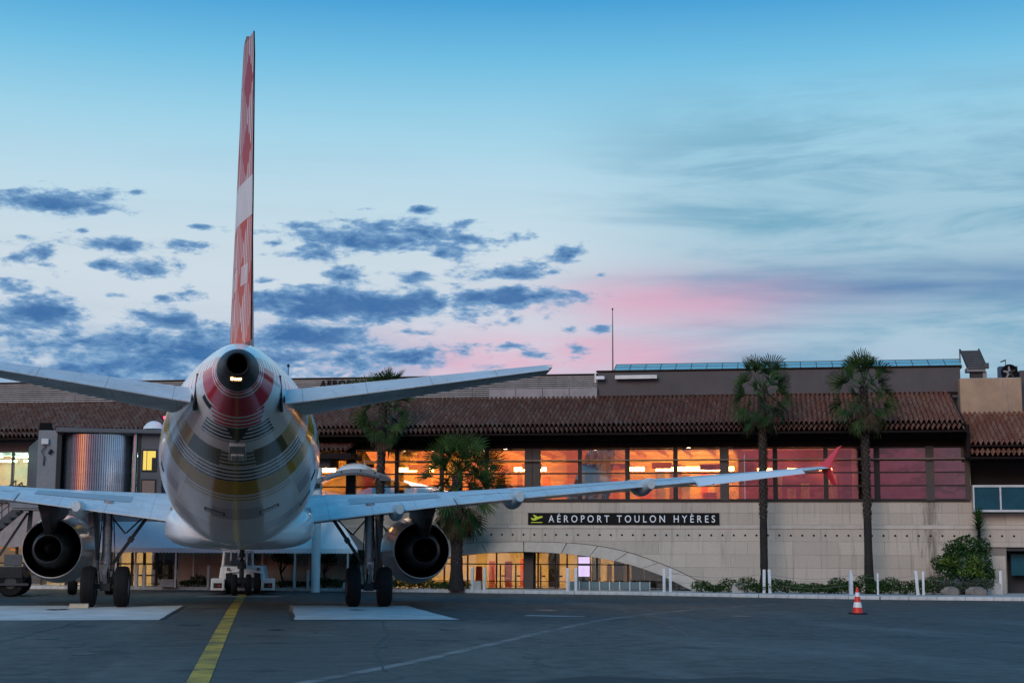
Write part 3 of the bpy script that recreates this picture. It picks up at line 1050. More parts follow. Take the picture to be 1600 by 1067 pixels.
# things that give the lounge depth: ceiling beams, hanging signs, posters, kiosks
mat('beam_in', (0.20, 0.11, 0.04), 0.7)
mat('poster_a', (0.60, 0.50, 0.30), 0.7, var=0.3)
mat('poster_b', (0.10, 0.12, 0.16), 0.7, var=0.3)
for k in range(24):
    MB().box(-2.0 + k * 1.0, -1.9 + k * 1.0, 0.5, 5.9, 5.62, 5.775).build('ceiling_beam', M('beam_in'), LG)
rq_ = random.Random(21)
for k in range(26):
    s = 3.5 + k * 0.62 + rq_.uniform(-.1, .1)
    MB().box(s, s + rq_.uniform(.2, .5), 5.9, 5.98, 3.7, rq_.uniform(4.4, 5.4)).build('wall_panel', M(rq_.choice(['poster_a', 'poster_b', 'beam_in', 'red_panel', 'dark_in'])), LG)
for k in range(9):
    s = 4.9 + k * 1.7 + rq_.uniform(-.4, .4)
    y = rq_.uniform(1.2, 3.4)
    MB().box(s, s + rq_.uniform(.5, .9), y, y + 0.06, 4.95, 5.2).build('hanging_sign', M(rq_.choice(['poster_b', 'dark_in'])), LG)
for k in range(7):
    s = 21.0 + k * 0.55
    MB().box(s, s + 0.35, 3.1, 3.18, 3.7, rq_.uniform(4.1, 4.9)).build('wall_panel', M(rq_.choice(['poster_a', 'beam_in', 'dark_in'])), LG)
rc = random.Random(12)
for k in range(16):
    s = rc.uniform(4.5, 19)
    y = rc.uniform(1.8, 4.5)
    MB().box(s, s + rc.uniform(.3, .9), y, y + 0.4, 3.56, rc.uniform(3.9, 4.35)).build('lounge_seat', M('dark_in'), LG)

# ---- left end of the building: lit gallery and ground floor glazing
for i in range(9):
    a = -15.2 + i * 1.6
    for z0, z1 in ((3.75, 4.22), (4.28, 5.55)):
        tb('window_pane', MB().box(a + 0.04, a + 1.56, 0.03, 0.045, z0, z1), 'glass_cool')
    tb('window_post', MB().box(a - 0.04, a + 0.04, -0.03, 0.12, 3.63, 5.70), 'bridge_grey')
tb('glazing_bar', MB().box(-15.2, -0.8, -0.02, 0.1, 4.22, 4.28), 'soffit')
tb('lintel_beam', MB().box(-15.4, -2.81, -0.04, 0.14, 5.70, 6.22), 'bridge_light')
tb('window_sill', MB().box(-15.4, -0.61, -0.06, 0.12, 3.575, 3.70), 'bridge_grey')
GL = tb('gallery', MB().box(-15.4, -2.9, 3.6, 3.7, 3.5, 5.8), 'cool_wall')
MB().box(-15.4, -2.9, 0.13, 3.6, 5.72, 5.8).build('gallery_ceiling', M('cool_wall'), GL)
MB().box(-15.4, -2.9, 0.13, 3.6, 3.5, 3.56).build('gallery_floor', M('floor_in'), GL)
for s in (-12.6, -11.1, -9.4, -7.5, -5.5):
    MB().box(s, s + 1.0, 1.2, 1.35, 5.55, 5.62).build('tube_lamp', M('lamp_cool'), GL)
    MB().box(s - .2, s + 0.9, 2.7, 2.85, 5.45, 5.52).build('tube_lamp', M('lamp_cool'), GL)
# ground floor, left
gl = [-13.0, -11.6, -10.2, -9.0, -7.9, -6.8, -5.62, -4.98, -4.45, -3.9, -2.85]
for i, s in enumerate(gl):
    tb('mullion', MB().box(s - 0.045, s + 0.045, 0.3, 0.42, 0.12, 1.70), 'mullion')
for a, b in zip(gl, gl[1:]):
    for z in (1.02, 0.55):
        tb('transom', MB().box(a + 0.046, b - 0.046, 0.32, 0.40, z - 0.03, z + 0.03), 'mullion')
    for z0, z1 in ((0.13, 0.519), (0.581, 0.989), (1.051, 1.69)):
        tb('pane', MB().box(a + 0.047, b - 0.047, 0.35, 0.362, z0, z1), 'glass_ground')
tb('spandrel', MB().box(-15.4, -2.82, 0.1, 0.5, 1.70, 3.57), 'parapet')
RM = tb('arrival_room', MB().box(-15.4, -2.82, 3.6, 3.7, 0.12, 1.95), 'cream_wall')
MB().box(-15.4, -2.82, 0.55, 3.6, 1.88, 1.95).build('room_ceiling', M('cream_wall'), RM)
for s in (-10.6, -8.6, -7.2, -5.4, -4.6):
    MB().box(s, s + 0.45, 1.4, 1.7, 1.82, 1.87).build('room_lamp', M('lamp_yellow'), RM)
for s0, s1, y in ((-4.35, -2.9, 0.9), (-6.7, -5.7, 0.8), (-9.9, -9.1, .9)):
    MB().box(s0, s1, y, y + 0.1, 0.13, 1.86).build('partition', M('dark_in'), RM)
tb('end_wall', MB().box(-2.82, -2.74, 0.0, 0.6, 0.12, 3.6), 'stone')


# ---- tiled roofs (barrel tiles, one ridge per 0.22 m, courses of 0.36 m)
def tiles(name, s0, s1, te, ze, tr, zr, seed, per=0.19, course=0.32, skew=0.0):
    rt = random.Random(seed)
    L = math.hypot(te - tr, zr - ze)
    rows = max(1, round(L / course))
    nc = int((s1 - s0) / per)
    us = Vector((0, te - tr, zr - ze)).normalized()       # up the slope (local y = -t)
    nn = Vector((0, -us.z, us.y))
    prof = [(0.0, 0.0), (0.11, 0.075), (0.32, 0.118), (0.53, 0.075), (0.64, 0.0), (0.82, -0.045)]
    g = MB()
    vs, fs = [], []
    m = nc * len(prof) + 1
    for r in range(rows):
        lift = [rt.uniform(-0.006, 0.010) for _ in range(nc)]
        slide = [rt.uniform(-0.03, 0.03) for _ in range(nc)]
        for e in (0, 1):
            d = (r + e) * L / rows + (0.05 if e else 0.0)
            h = 0.0 if e else 0.03
            for cc in range(nc):
                for (u, hh) in prof:
                    p = Vector((s0 + (cc + u) * per, -te, ze)) + us * (d + (slide[cc] if not e and r else 0)) + nn * (hh * (1.0 if not e else 0.88) + h + lift[cc])
                    vs.append(p)
            vs.append(Vector((s0 + nc * per, -te, ze)) + us * d + nn * h)
        b = r * 2 * m
        for k in range(m - 1):
            fs.append((b + k, b + k + 1, b + m + k + 1, b + m + k))
        if r:                                              # riser under each course
            for k in range(m - 1):
                fs.append((b - m + k, b - m + k + 1, b + k + 1, b + k))
    g.add(vs, fs)
    return tag(tb(name, g, 'roof_tile', smooth=50, normals=False), kind='stuff')


tiles('roof_tiles', -15.6, 28.75, 1.02, 6.50, -3.55, 8.08, 1)
tiles('eave_tiles', -15.6, 28.75, 1.40, 6.24, 0.92, 6.40, 2)
g = MB().hexa([(-15.6, -1.0, 6.44), (28.75, -1.0, 6.44), (28.75, 3.6, 8.02), (-15.6, 3.6, 8.02)], [(-15.6, -1.0, 6.49), (28.75, -1.0, 6.49), (28.75, 3.6, 8.07), (-15.6, 3.6, 8.07)])
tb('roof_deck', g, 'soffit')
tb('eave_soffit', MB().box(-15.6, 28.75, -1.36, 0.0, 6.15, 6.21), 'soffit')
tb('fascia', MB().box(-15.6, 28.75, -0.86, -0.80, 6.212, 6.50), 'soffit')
tb('beam_line', MB().box(-2.7, 28.8, -0.62, -0.52, 5.98, 6.149), 'soffit')
# lower tiled roof of the right wing
tiles('roof_tiles', 28.92, 36.0, 1.0, 5.66, -2.75, 7.16, 5)
tiles('eave_tiles', 28.92, 36.0, 1.35, 5.24, 0.75, 5.46, 6)
tb('roof_deck', MB().hexa([(28.9, -0.98, 5.60), (36, -0.98, 5.60), (36, 2.8, 7.10), (28.9, 2.8, 7.10)], [(28.9, -0.98, 5.65), (36, -0.98, 5.65), (36, 2.8, 7.15), (28.9, 2.8, 7.15)]), 'soffit')
tb('eave_soffit', MB().box(28.9, 36, -1.3, 1.2, 5.14, 5.20), 'soffit')
tb('fascia', MB().box(28.9, 36, -0.66, -0.60, 5.20, 5.72), 'soffit')
tb('gable_wall', MB().box(28.77, 28.90, -0.9, 3.5, 5.2, 6.45), 'soffit')
# small lower roof left of the lounge
tiles('porch_tiles', 1.6, 5.0, 1.9, 5.55, 0.1, 5.95, 8)
tb('porch_beam', MB().box(1.6, 5.0, -1.8, -0.06, 5.25, 5.46), 'soffit')
tb('porch_beam', MB().box(1.6, 4.0, -1.3, -0.06, 4.95, 5.25), 'pillar_brown')

# ---- roof-top volumes
tb('louvre_backing', MB().box(-15.6, 14.25, 3.86, 4.0, 7.6, 9.08), 'louvre_back')
for k in range(12):
    z = 8.02 + k * 0.088
    for a, b in ((-15.6, -9.5), (-9.5, -3.4), (-3.4, 2.7), (2.7, 8.8), (8.8, 14.25)):
        tb('slat', MB().hexa([(a + .01, 3.74, z), (b - .01, 3.74, z), (b - .01, 3.86, z + .03), (a + .01, 3.86, z + .03)], [(a + .01, 3.74, z + .045), (b - .01, 3.74, z + .045), (b - .01, 3.86, z + .075), (a + .01, 3.86, z + .075)]), 'louvre')
tb('coping', MB().box(-15.6, 14.25, 3.66, 4.1, 9.085, 9.12), 'dark_render')
for a, b in ((9.6, 10.75), (10.77, 11.9), (11.92, 13.05), (13.07, 14.25)):
    tb('parapet_panel', MB().box(a, b, 3.40, 3.60, 7.9, 8.49), 'parapet')
tb('upper_hall_wall', MB().box(14.27, 29.15, 3.60, 9.0, 7.9, 9.16), 'dark_render', bevel=0.02)
tb('flashing', MB().box(14.3, 29.1, 3.54, 3.60, 8.05, 8.14), 'soffit')
tb('coping', MB().box(14.2, 29.2, 3.55, 4.0, 9.165, 9.23), 'soffit')
NP = 22
for k in range(NP):
    a = 14.95 + (29.25 - 14.95) * k / NP
    b = 14.95 + (29.25 - 14.95) * (k + 1) / NP
    for r in range(2):
        y0, z0, y1, z1 = 3.75 + 0.45 * r, 9.25 + 0.17 * r, 3.75 + 0.45 * (r + 1) - 0.03, 9.25 + 0.17 * (r + 1) - 0.012
        g = MB().hexa([(a + .015, y0, z0), (b - .015, y0, z0), (b - .015, y1, z1), (a + .015, y1, z1)], [(a + .015, y0, z0 + .012), (b - .015, y0, z0 + .012), (b - .015, y1, z1 + .012), (a + .015, y1, z1 + .012)])
        tb('skylight_pane', g, 'skylight_sky_paint')
    tb('skylight_bar', MB().bar((a, 3.74, 9.245), (a, 4.66, 9.595), 0.03, 0.03), 'dark_steel')
for y, z in ((4.19, 9.42), (4.65, 9.60)):
    tb('skylight_bar', MB().box(14.93, 29.27, y - .012, y + .012, z - 0.012, z + 0.018), 'dark_steel')
tb('skylight_base', MB().hexa([(14.9, 3.8, 9.17), (29.27, 3.8, 9.17), (29.27, 4.9, 9.17), (14.9, 4.9, 9.17)], [(14.9, 3.8, 9.2), (29.27, 3.8, 9.2), (29.27, 4.9, 9.56), (14.9, 4.9, 9.56)]), 'bridge_light')
tb('ochre_wall', MB().box(29.02, 31.42, 2.80, 4.6, 7.05, 8.61), 'ochre', bevel=0.05)
tb('duct_opening', MB().box(29.62, 30.1, 4.1, 4.5, 8.6, 9.0), 'dark_in')
tb('duct_cap', MB().box(29.45, 30.2, 3.95, 4.6, 9.0, 9.16), 'bridge_light')
tb('duct_side', MB().box(30.1, 30.25, 4.05, 4.55, 8.6, 9.0), 'parapet')
tb('end_volume', MB().box(31.45, 36, 3.4, 6, 7.0, 8.95), 'dark_render')
# right wing: dark recess, bay window and side door
tb('recess_back', MB().box(28.95, 36, 1.1, 1.2, 3.1, 5.2), 'dark_in')
tb('recess_floor', MB().box(28.95, 36, 0.1, 1.1, 3.15, 3.19), 'dark_in')
tb('recess_side', MB().box(28.79, 28.95, -0.05, 1.2, 3.63, 5.2), 'pillar_brown')
tb('bay_window_frame', MB().box(28.98, 33.5, -0.55, 0.1, 4.10, 4.18), 'galv')
tb('bay_window_frame', MB().box(28.98, 33.5, -0.55, 0.1, 3.17, 3.25), 'galv')
for s in (29.0, 29.98, 31.0, 32.0, 33.0):
    tb('bay_window_post', MB().box(s - 0.03 if s > 29 else s - .02, s + 0.03, -0.55, -0.49, 3.251, 4.099), 'galv')
for a, b in ((29.035, 29.945), (30.015, 30.965), (31.035, 31.965), (32.035, 32.965)):
    tb('pane', MB().box(a, b, -0.525, -0.515, 3.252, 4.098), 'glass_blue')
tb('bay_window_side', MB().box(28.985, 28.999, -0.48, 0.1, 3.252, 4.098), 'galv')
tb('door_reveal', MB().box(DOOR[0], DOOR[1], 1.2, 1.3, 0.12, 1.86), 'dark_in')
tb('door_head', MB().box(DOOR[0], DOOR[1], 0.1, 1.2, 1.72, 1.86), 'dark_in')
tb('door_frame', MB().box(DOOR[0] + .01, DOOR[0] + .10, 0.3, 0.5, 0.12, 1.72), 'dark_in')
tb('door_glass', MB().box(DOOR[0] + .28, DOOR[1], 0.6, 0.62, 0.8, 1.6), 'glass_blue')

# letters on the louvres
def text(name, body, size, m, parent, loc, spacing=1.0, width=None, ext=0.006, rot=(math.pi / 2, 0, 0), bold=0.0, shear=0.0, split=True):
    cu = bpy.data.curves.new(name, 'FONT')
    cu.body = body
    cu.size = size
    cu.space_character = spacing
    cu.extrude = ext
    cu.offset = bold
    cu.shear = shear
    cu.resolution_u = 4
    tmp = bpy.data.objects.new(name + '_tmp', cu)
    COL.objects.link(tmp)
    bpy.context.view_layer.update()
    me = bpy.data.meshes.new_from_object(tmp.evaluated_get(bpy.context.evaluated_depsgraph_get()))
    bpy.data.objects.remove(tmp)
    me.name = name
    xs = [v.co.x for v in me.vertices]
    k = 1.0 if width is None else width / (max(xs) - min(xs))
    x0 = min(xs)
    for v in me.vertices:
        v.co.x = (v.co.x - x0) * k
    me.materials.clear()
    me.materials.append(M(m))
    if not split:
        return link(name, me, parent, loc, rot)
    # one part per letter: loose pieces whose extents overlap belong to the same letter
    bm = bmesh.new()
    bm.from_mesh(me)
    bm.verts.ensure_lookup_table()
    seen, isl = set(), []
    for v in bm.verts:
        if v in seen:
            continue
        st, comp = [v], []
        seen.add(v)
        while st:
            q = st.pop()
            comp.append(q)
            for e in q.link_edges:
                w = e.other_vert(q)
                if w not in seen:
                    seen.add(w)
                    st.append(w)
        isl.append((min(q.co.x for q in comp), max(q.co.x for q in comp), comp))
    isl.sort(key=lambda t: t[0])
    grp = []
    for a, b, comp in isl:
        if grp and a < grp[-1][1] - 0.005:
            grp[-1][1] = max(grp[-1][1], b)
            grp[-1][2].extend(comp)
        else:
            grp.append([a, b, list(comp)])
    for a, b, comp in grp:
        idx = {v: i for i, v in enumerate(comp)}
        fs = [tuple(idx[v] for v in f.verts) for f in bm.faces if f.verts[0] in idx]
        m2 = bpy.data.meshes.new(name)
        m2.from_pydata([tuple(v.co) for v in comp], [], fs)
        m2.materials.append(M(m))
        link(name, m2, parent, loc, rot)
    bm.free()


text('roof_letter', 'AEROPORT', 0.46, 'letter_dark', TB, (1.98, 3.66, 8.68), 1.15, 2.36, 0.02, bold=0.003, shear=0.08)

# ---- fascia sign
SG = thing('airport_sign', 'long black sign with white lettering AÉROPORT TOULON HYÈRES on the stone wall', 'sign', W(11.87, 0.0, 2.67), -FA)
MB().box(0, 7.57, -0.075, -0.005, 0.0, 0.47).build('sign_board', M('sign_black'), SG, bevel=0.006)
text('sign_letter', 'AÉROPORT TOULON HYÈRES', 0.395, 'sign_white', SG, (0.83, -0.082, 0.10), 1.62, 6.58, 0.004, bold=0.003)
# departing aeroplane pictogram
ic = MB()
ic.poly([(0.12, -0.078, 0.075), (0.58, -0.078, 0.075), (0.58, -0.078, 0.105), (0.12, -0.078, 0.105)], (0, -0.008, 0))
ic.poly([(0.15, -0.078, 0.205), (0.21, -0.078, 0.165), (0.30, -0.078, 0.175), (0.60, -0.078, 0.295), (0.585, -0.078, 0.33), (0.52, -0.078, 0.345), (0.40, -0.078, 0.315), (0.245, -0.078, 0.395), (0.205, -0.078, 0.385),
         (0.29, -0.078, 0.275), (0.215, -0.078, 0.245), (0.155, -0.078, 0.275), (0.115, -0.078, 0.26)], (0, -0.008, 0))
ic.build('departure_pictogram', M('sign_lime'), SG)

# ------------------------------------------------------------------ aeroplane
AP = thing('airliner', 'white twin-engine airliner with red and gold gingham tail, parked seen from behind', 'aeroplane', (0, 46.02, 0))
YN = lambda n: 16.1 - n                       # station in metres from the nose -> local y

FUS = [  # station, top, bottom, half width
    (0.0, 3.38, 3.28, 0.05), (0.25, 3.72, 2.95, 0.42), (0.8, 4.05, 2.62, 0.80), (1.6, 4.45, 2.32, 1.15), (2.4, 4.95, 2.10, 1.42), (3.4, 5.42, 1.93, 1.66),
    (4.6, 5.70, 1.82, 1.85), (6.0, 5.87, 1.77, 1.95), (7.5, 5.90, 1.76, 1.975), (12, 5.90, 1.76, 1.975), (18, 5.90, 1.76, 1.975), (21.6, 5.90, 1.76, 1.975),
    (22.6, 5.90, 1.79, 1.970), (23.6, 5.90, 1.88, 1.955), (24.6, 5.90, 2.05, 1.915), (25.6, 5.90, 2.28, 1.84), (26.6, 5.895, 2.56, 1.735), (27.6, 5.885, 2.88, 1.59),
    (28.6, 5.87, 3.20, 1.41), (29.5, 5.85, 3.50, 1.22), (30.4, 5.805, 3.80, 1.02), (31.2, 5.75, 4.06, 0.84), (31.9, 5.68, 4.27, 0.68), (32.5, 5.585, 4.45, 0.545), (33.0, 5.455, 4.585, 0.43), (33.15, 5.41, 4.62, 0.395)]


def fus_at(n):
    for a, b in zip(FUS, FUS[1:]):
        if n <= b[0]:
            f = (n - a[0]) / (b[0] - a[0])
            return [a[k] + (b[k] - a[k]) * f for k in range(1, 4)]
    return FUS[-1][1:]


def fus_pt(n, th, off=0.0):
    """point on the skin; th = 0 at the bottom, positive to the right"""
    tp, bt, w = fus_at(n)
    zc, rz = (tp + bt) / 2, (tp - bt) / 2
    return Vector(((w + off) * math.sin(th), YN(n), zc - (rz + off) * math.cos(th)))


def fus_ring(n, seg=56):
    return [fus_pt(n, 2 * math.pi * k / seg) for k in range(seg)]


def gingham(name, kind):
    m = bpy.data.materials.new(name)
    m.use_nodes = True
    nt = m.node_tree
    b = nt.nodes['Principled BSDF']
    b.inputs['Roughness'].default_value = 0.17
    b.inputs['Coat Weight'].default_value = 0.0
    b.inputs['Coat Roughness'].default_value = 0.06
    t = nt.nodes.new('ShaderNodeTexCoord').outputs['Object']
    sp = nt.nodes.new('ShaderNodeSeparateXYZ')
    nt.links.new(t, sp.inputs[0])
    x, y, z = (E(nt, s) for s in sp.outputs)
    b.inputs['Specular IOR Level'].default_value = 0.42
    white = (0.85, 0.86, 0.86, 1)
    red, orange, gold, black, mauve = (0.68, 0.006, 0.03, 1), (0.62, 0.085, 0.03, 1), (0.55, 0.32, 0.010, 1), (0.016, 0.016, 0.018, 1), (0.50, 0.46, 0.52, 1)
    brown = (0.13, 0.090, 0.016, 1)
    grime = noise(nt, t, 1.3, 5, 0.6)
    c = mixc(nt, grime.sstep(0.35, 0.75) * 0.5, white, (0.74, 0.75, 0.75, 1))
    if kind == 'body':
        n = y * -1.0 + 16.1
        zc = (n - 22.5).max(0.0) * 0.108 + 3.83
        th = x.abs().atan2(zc - z)                       # 0 at the keel .. pi at the crown
        sg = n + (th * th) * 0.10                        # bands sweep forward up the sides a little
        stripe = lambda per, duty: (sg / per).fract().lt(duty)
        k0 = th.lt(0.34)
        k1 = th.band(0.34, 0.86)
        k2 = th.band(0.86, 1.36)
        k3 = th.band(1.36, 1.80)
        even = k0.max(k2)
        odd = k1.max(k3)
        # pale mauve checks on the forward belly
        c = mixc(nt, sg.band(25.85, 26.65) * even * 0.85, c, mauve)
        c = mixc(nt, sg.band(26.65, 27.05) * even * 0.35, c, mauve)
        c = mixc(nt, sg.band(24.4, 25.2) * odd * 0.55, c, mauve)
        # gold row: solid in some columns, tinted in the others, hoops before and behind
        c = mixc(nt, sg.band(27.62, 28.36) * th.lt(0.95), c, gold)
        c = mixc(nt, sg.band(27.62, 28.36) * th.band(0.95, 1.75) * 0.75, c, gold)
        c = mixc(nt, sg.band(27.62, 28.36) * k3, c, gold)
        c = mixc(nt, sg.band(27.05, 27.62) * stripe(0.19, 0.45) * th.lt(0.80), c, gold)
        c = mixc(nt, sg.band(28.36, 29.15) * stripe(0.197, 0.48) * th.lt(0.72), c, black)
        c = mixc(nt, sg.band(28.36, 29.15) * stripe(0.197, 0.30) * th.band(0.72, 1.25), c, black)
        # brown row
        c = mixc(nt, sg.band(29.15, 30.02) * k1.max(th.band(0.86, 1.0)), c, brown)
        c = mixc(nt, sg.band(29.15, 30.02) * k0 * stripe(0.19, 0.5).max(0.35), c, brown)
        c = mixc(nt, sg.band(29.15, 30.02) * th.band(1.0, 1.75) * 0.75, c, gold)
        # gold columns on the flanks
        c = mixc(nt, n.band(22.6, 28.4) * th.band(1.52, 1.66) * (n / 1.5).fract().lt(0.55), c, gold)
        c = mixc(nt, n.band(21.0, 26.6) * th.band(1.95, 2.07) * (n / 1.5).fract().lt(0.55), c, gold)
        # black hoops, closing up to a black wedge at the keel
        c = mixc(nt, sg.band(30.50, 31.22) * stripe(0.178, 0.55) * th.lt(0.92), c, black)
        c = mixc(nt, n.band(30.45, 31.22) * (th * 1.4 + (n - 31.22) * -0.6).lt(0.46), c, black)
        # red tail with hoops before and behind
        c = mixc(nt, sg.band(31.22, 31.98) * stripe(0.185, 0.62) * (th + (sg - 31.98) * -0.45).lt(1.0), c, red)
        c = mixc(nt, n.band(31.90, 32.72) * th.lt(1.95), c, red)
        c = mixc(nt, n.gt(32.68) * (n / 0.165).fract().lt(0.62) * th.lt(2.3), c, red)
        c = mixc(nt, n.band(31.2, 32.68) * th.band(1.80, 2.25) * (n / 0.30).fract().lt(0.38) * 0.8, c, red)
        c = mixc(nt, n.band(28.9, 31.3) * th.band(1.75, 2.5) * (n / 0.42).fract().lt(0.30) * 0.7, c, red)
        # skin joints
        seam = ((n / 1.6).fract().lt(0.008)).max((th / 0.785).fract().lt(0.006)) * 0.35
        c = mixc(nt, seam, c, (0.12, 0.12, 0.12, 1))
    elif kind == 'tail':
        b.inputs['Roughness'].default_value = 0.55
        b.inputs['Coat Weight'].default_value = 0.0
        b.inputs['Specular IOR Level'].default_value = 0.12
        n = y * -1.0 + 16.1
        u = n - z * 0.42                                   # along the swept chord
        row = ((z - 5.2) / 1.25)
        rowi = row.floor()
        cu = (u / 0.95 + 0.2)
        a = cu.fract().lt(0.5)
        bq = row.fract().lt(0.5)
        fine = (u / 0.13).fract().lt(0.5)
        finez = (z / 0.13).fract().lt(0.5)
        fine = (u / 0.15).fract().lt(0.66)
        dia = ((cu.fract() - 0.5).abs() + (row.fract() - 0.5).abs()).lt(0.42)
        pat = dia.max(fine * 0.9).max(a * 0.5)
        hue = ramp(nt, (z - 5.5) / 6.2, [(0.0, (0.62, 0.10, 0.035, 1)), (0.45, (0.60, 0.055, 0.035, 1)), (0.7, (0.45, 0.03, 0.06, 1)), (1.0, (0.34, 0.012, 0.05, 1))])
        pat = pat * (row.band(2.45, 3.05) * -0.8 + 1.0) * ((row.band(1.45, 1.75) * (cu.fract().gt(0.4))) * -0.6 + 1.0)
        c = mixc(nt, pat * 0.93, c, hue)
    elif kind == 'pod':
        n = y * -1.0 + 16.1
        th = x.atan2(z - 1.65)
        a = (n / 0.55).fract().lt(0.5)
        bq = (th / 0.30).fract().lt(0.5)
        fine = (n / 0.1).fract().lt(0.5)
        pat = (a * bq).max(a * fine * 0.7)
        c = mixc(nt, pat * n.lt(12.3), c, red)
        c = mixc(nt, noise(nt, t, 1.2, 5).sstep(0.4, 0.7) * 0.4, c, (0.60, 0.62, 0.64, 1))
    nt.links.new(c, b.inputs['Base Color'])
    MATS[name] = m
    return m


gingham('livery_body', 'body')
gingham('livery_tail', 'tail')
gingham('livery_pod', 'pod')


def ap(name, g, m, parent=None, **k):
    return g.build(name, M(m), parent or AP, **k)


# fuselage
dense = []
for a, b in zip(FUS, FUS[1:]):
    k = max(1, int((b[0] - a[0]) / 0.8))
    dense += [a[0] + (b[0] - a[0]) * q / k for q in range(k)]
dense.append(FUS[-1][0])
fu = ap('fuselage', MB().loft([fus_ring(n) for n in dense]), 'livery_body', smooth=40)
for sgn in (-1, 1):
    win = None
    for k in range(33):
        n = 5.6 + k * 0.533
        if 13.2 < n < 13.6:
            continue
        th = math.acos((3.83 - 4.28) / 2.07)
        p = fus_pt(n, th, 0.004)
        if win is None:
            q = MB().box(-0.006, 0.006, -0.115, 0.115, -0.16, 0.16)
            win = q.mesh('cabin_window', M('dark_glass'))
        o = link('cabin_window', win, fu, (sgn * p.x, p.y, p.z), (0, sgn * -0.22, 0), 0.004)
# cockpit glass
for sgn in (-1, 1):
    g = MB()
    P = [fus_pt(n, th, 0.006) for n, th in ((2.0, 2.45), (2.75, 2.55), (2.75, 3.08), (2.1, 3.05))]
    g.add([(sgn * p.x, p.y, p.z) for p in P], [(0, 1, 2, 3)])
    ap('cockpit_window', g, 'dark_glass', fu, normals=False)
# access panels and vents in the rear belly
for n, th, w, l, m in ((26.2, -0.30, 0.20, 0.42, 'panel_grey'), (26.2, 0.42, 0.18, 0.40, 'wing_grey'), (24.6, 0.98, 0.30, 0.34, 'panel_grey'), (25.6, -1.28, 0.22, 0.16, 'seam_dark'), (25.4, 1.22, 0.22, 0.2, 'gear_dark'), (31.7, -0.98, 0.16, 0.2, 'seam_dark')):
    def patch(off, ww, ll, th_mid=th, n_mid=n):
        rad = fus_at(n_mid)[2]
        rows = []
        for i in range(5):
            a = th_mid + (i / 4 - 0.5) * ll / rad
            rows.append([fus_pt(n_mid - ww / 2, a, off), fus_pt(n_mid + ww / 2, a, off)])
        g = MB()
        g.add([p for r in rows for p in r], [(2 * i, 2 * i + 1, 2 * i + 3, 2 * i + 2) for i in range(4)])
        return g
    o = ap('access_panel', patch(0.004, w + 0.07, l + 0.07), 'seam_dark', fu, normals=False)
    if m != 'seam_dark':
        patch(0.008, w, l).build('panel_door', M(m), o, normals=False)
# tail drain box below the tail
g = MB()
rows = []
for n in (29.65, 30.45):
    P = [fus_pt(n, th, off) for th, off in ((-0.16, -0.02), (-0.15, 0.07), (0.15, 0.07), (0.16, -0.02))]
    rows.append(P)
g.hexa(rows[0], rows[1])
ap('tail_hatch', g, 'panel_grey', fu, bevel=0.02)
g = MB()
rows = [[fus_pt(n, th, off) for th, off in ((-0.11, 0.02), (-0.11, 0.10), (0.11, 0.10), (0.11, 0.02))] for n in (29.75, 30.05)]
ap('tail_bumper', g.hexa(rows[0], rows[1]), 'wing_grey', fu, bevel=0.02)
# antennas
for n, up in ((9.0, True), (14.5, True), (20.3, True)):
    p = fus_pt(n, math.pi)
    ap('blade_antenna', MB().poly([(0.01, p.y + .18, p.z - .02), (0.01, p.y - .16, p.z - .02), (0.01, p.y - .16, p.z + .30), (0.01, p.y - .04, p.z + .30)], (-0.02, 0, 0)), 'white_paint', fu)
p = fus_pt(21.5, 0)
ap('drain_mast', MB().poly([(0.012, p.y + .12, p.z + .02), (0.012, p.y - .1, p.z + .02), (0.012, p.y - .16, p.z - .26), (0.012, p.y - .06, p.z - .26)], (-0.024, 0, 0)), 'white_paint', fu)

# auxiliary power unit exhaust
g = MB()
prof = []
n0, n1 = 33.15, 33.86
for n, r in ((33.14, 0.400), (33.3, 0.375), (33.5, 0.33), (33.7, 0.275), (33.86, 0.225), (33.88, 0.205), (33.86, 0.185), (33.6, 0.175), (33.2, 0.165)):
    prof.append((YN(n), r))
ex = ap('exhaust_cone', MB().lathe(prof, (0, 0, 5.015), 'Y', 40), 'exhaust_metal', smooth=50)
for v in ex.data.vertices:
    f = (YN(33.15) - v.co.y) / 0.7
    v.co.z += 0.03 * min(1, max(0, f))
MB().lathe([(YN(33.3), 0.165), (YN(33.3), 0.001)], (0, 0, 5.03), 'Y', 30).build('exhaust_bore', M('soot_shade_black'), ex, normals=False)
MB().lathe([(YN(33.45), 0.30), (YN(33.46), 0.315), (YN(33.52), 0.30), (YN(33.53), 0.288)], (0, 0, 5.02), 'Y', 36).build('exhaust_ring', M('gear_dark'), ex, smooth=50)
tl = ap('tail_light', MB().box(-0.115, 0.075, YN(33.74) - 0.03, YN(33.6), 4.765, 4.815), 'tail_lamp', bevel=0.012)
MB().box(-0.14, 0.10, YN(33.70), YN(33.5), 4.735, 4.85).build('light_housing', M('soot_shade_black'), tl)


# ---- aerofoil surfaces
def yt(x):
    return 5 * (0.2969 * math.sqrt(max(x, 0)) - 0.126 * x - 0.3516 * x * x + 0.2843 * x ** 3 - 0.1036 * x ** 4)


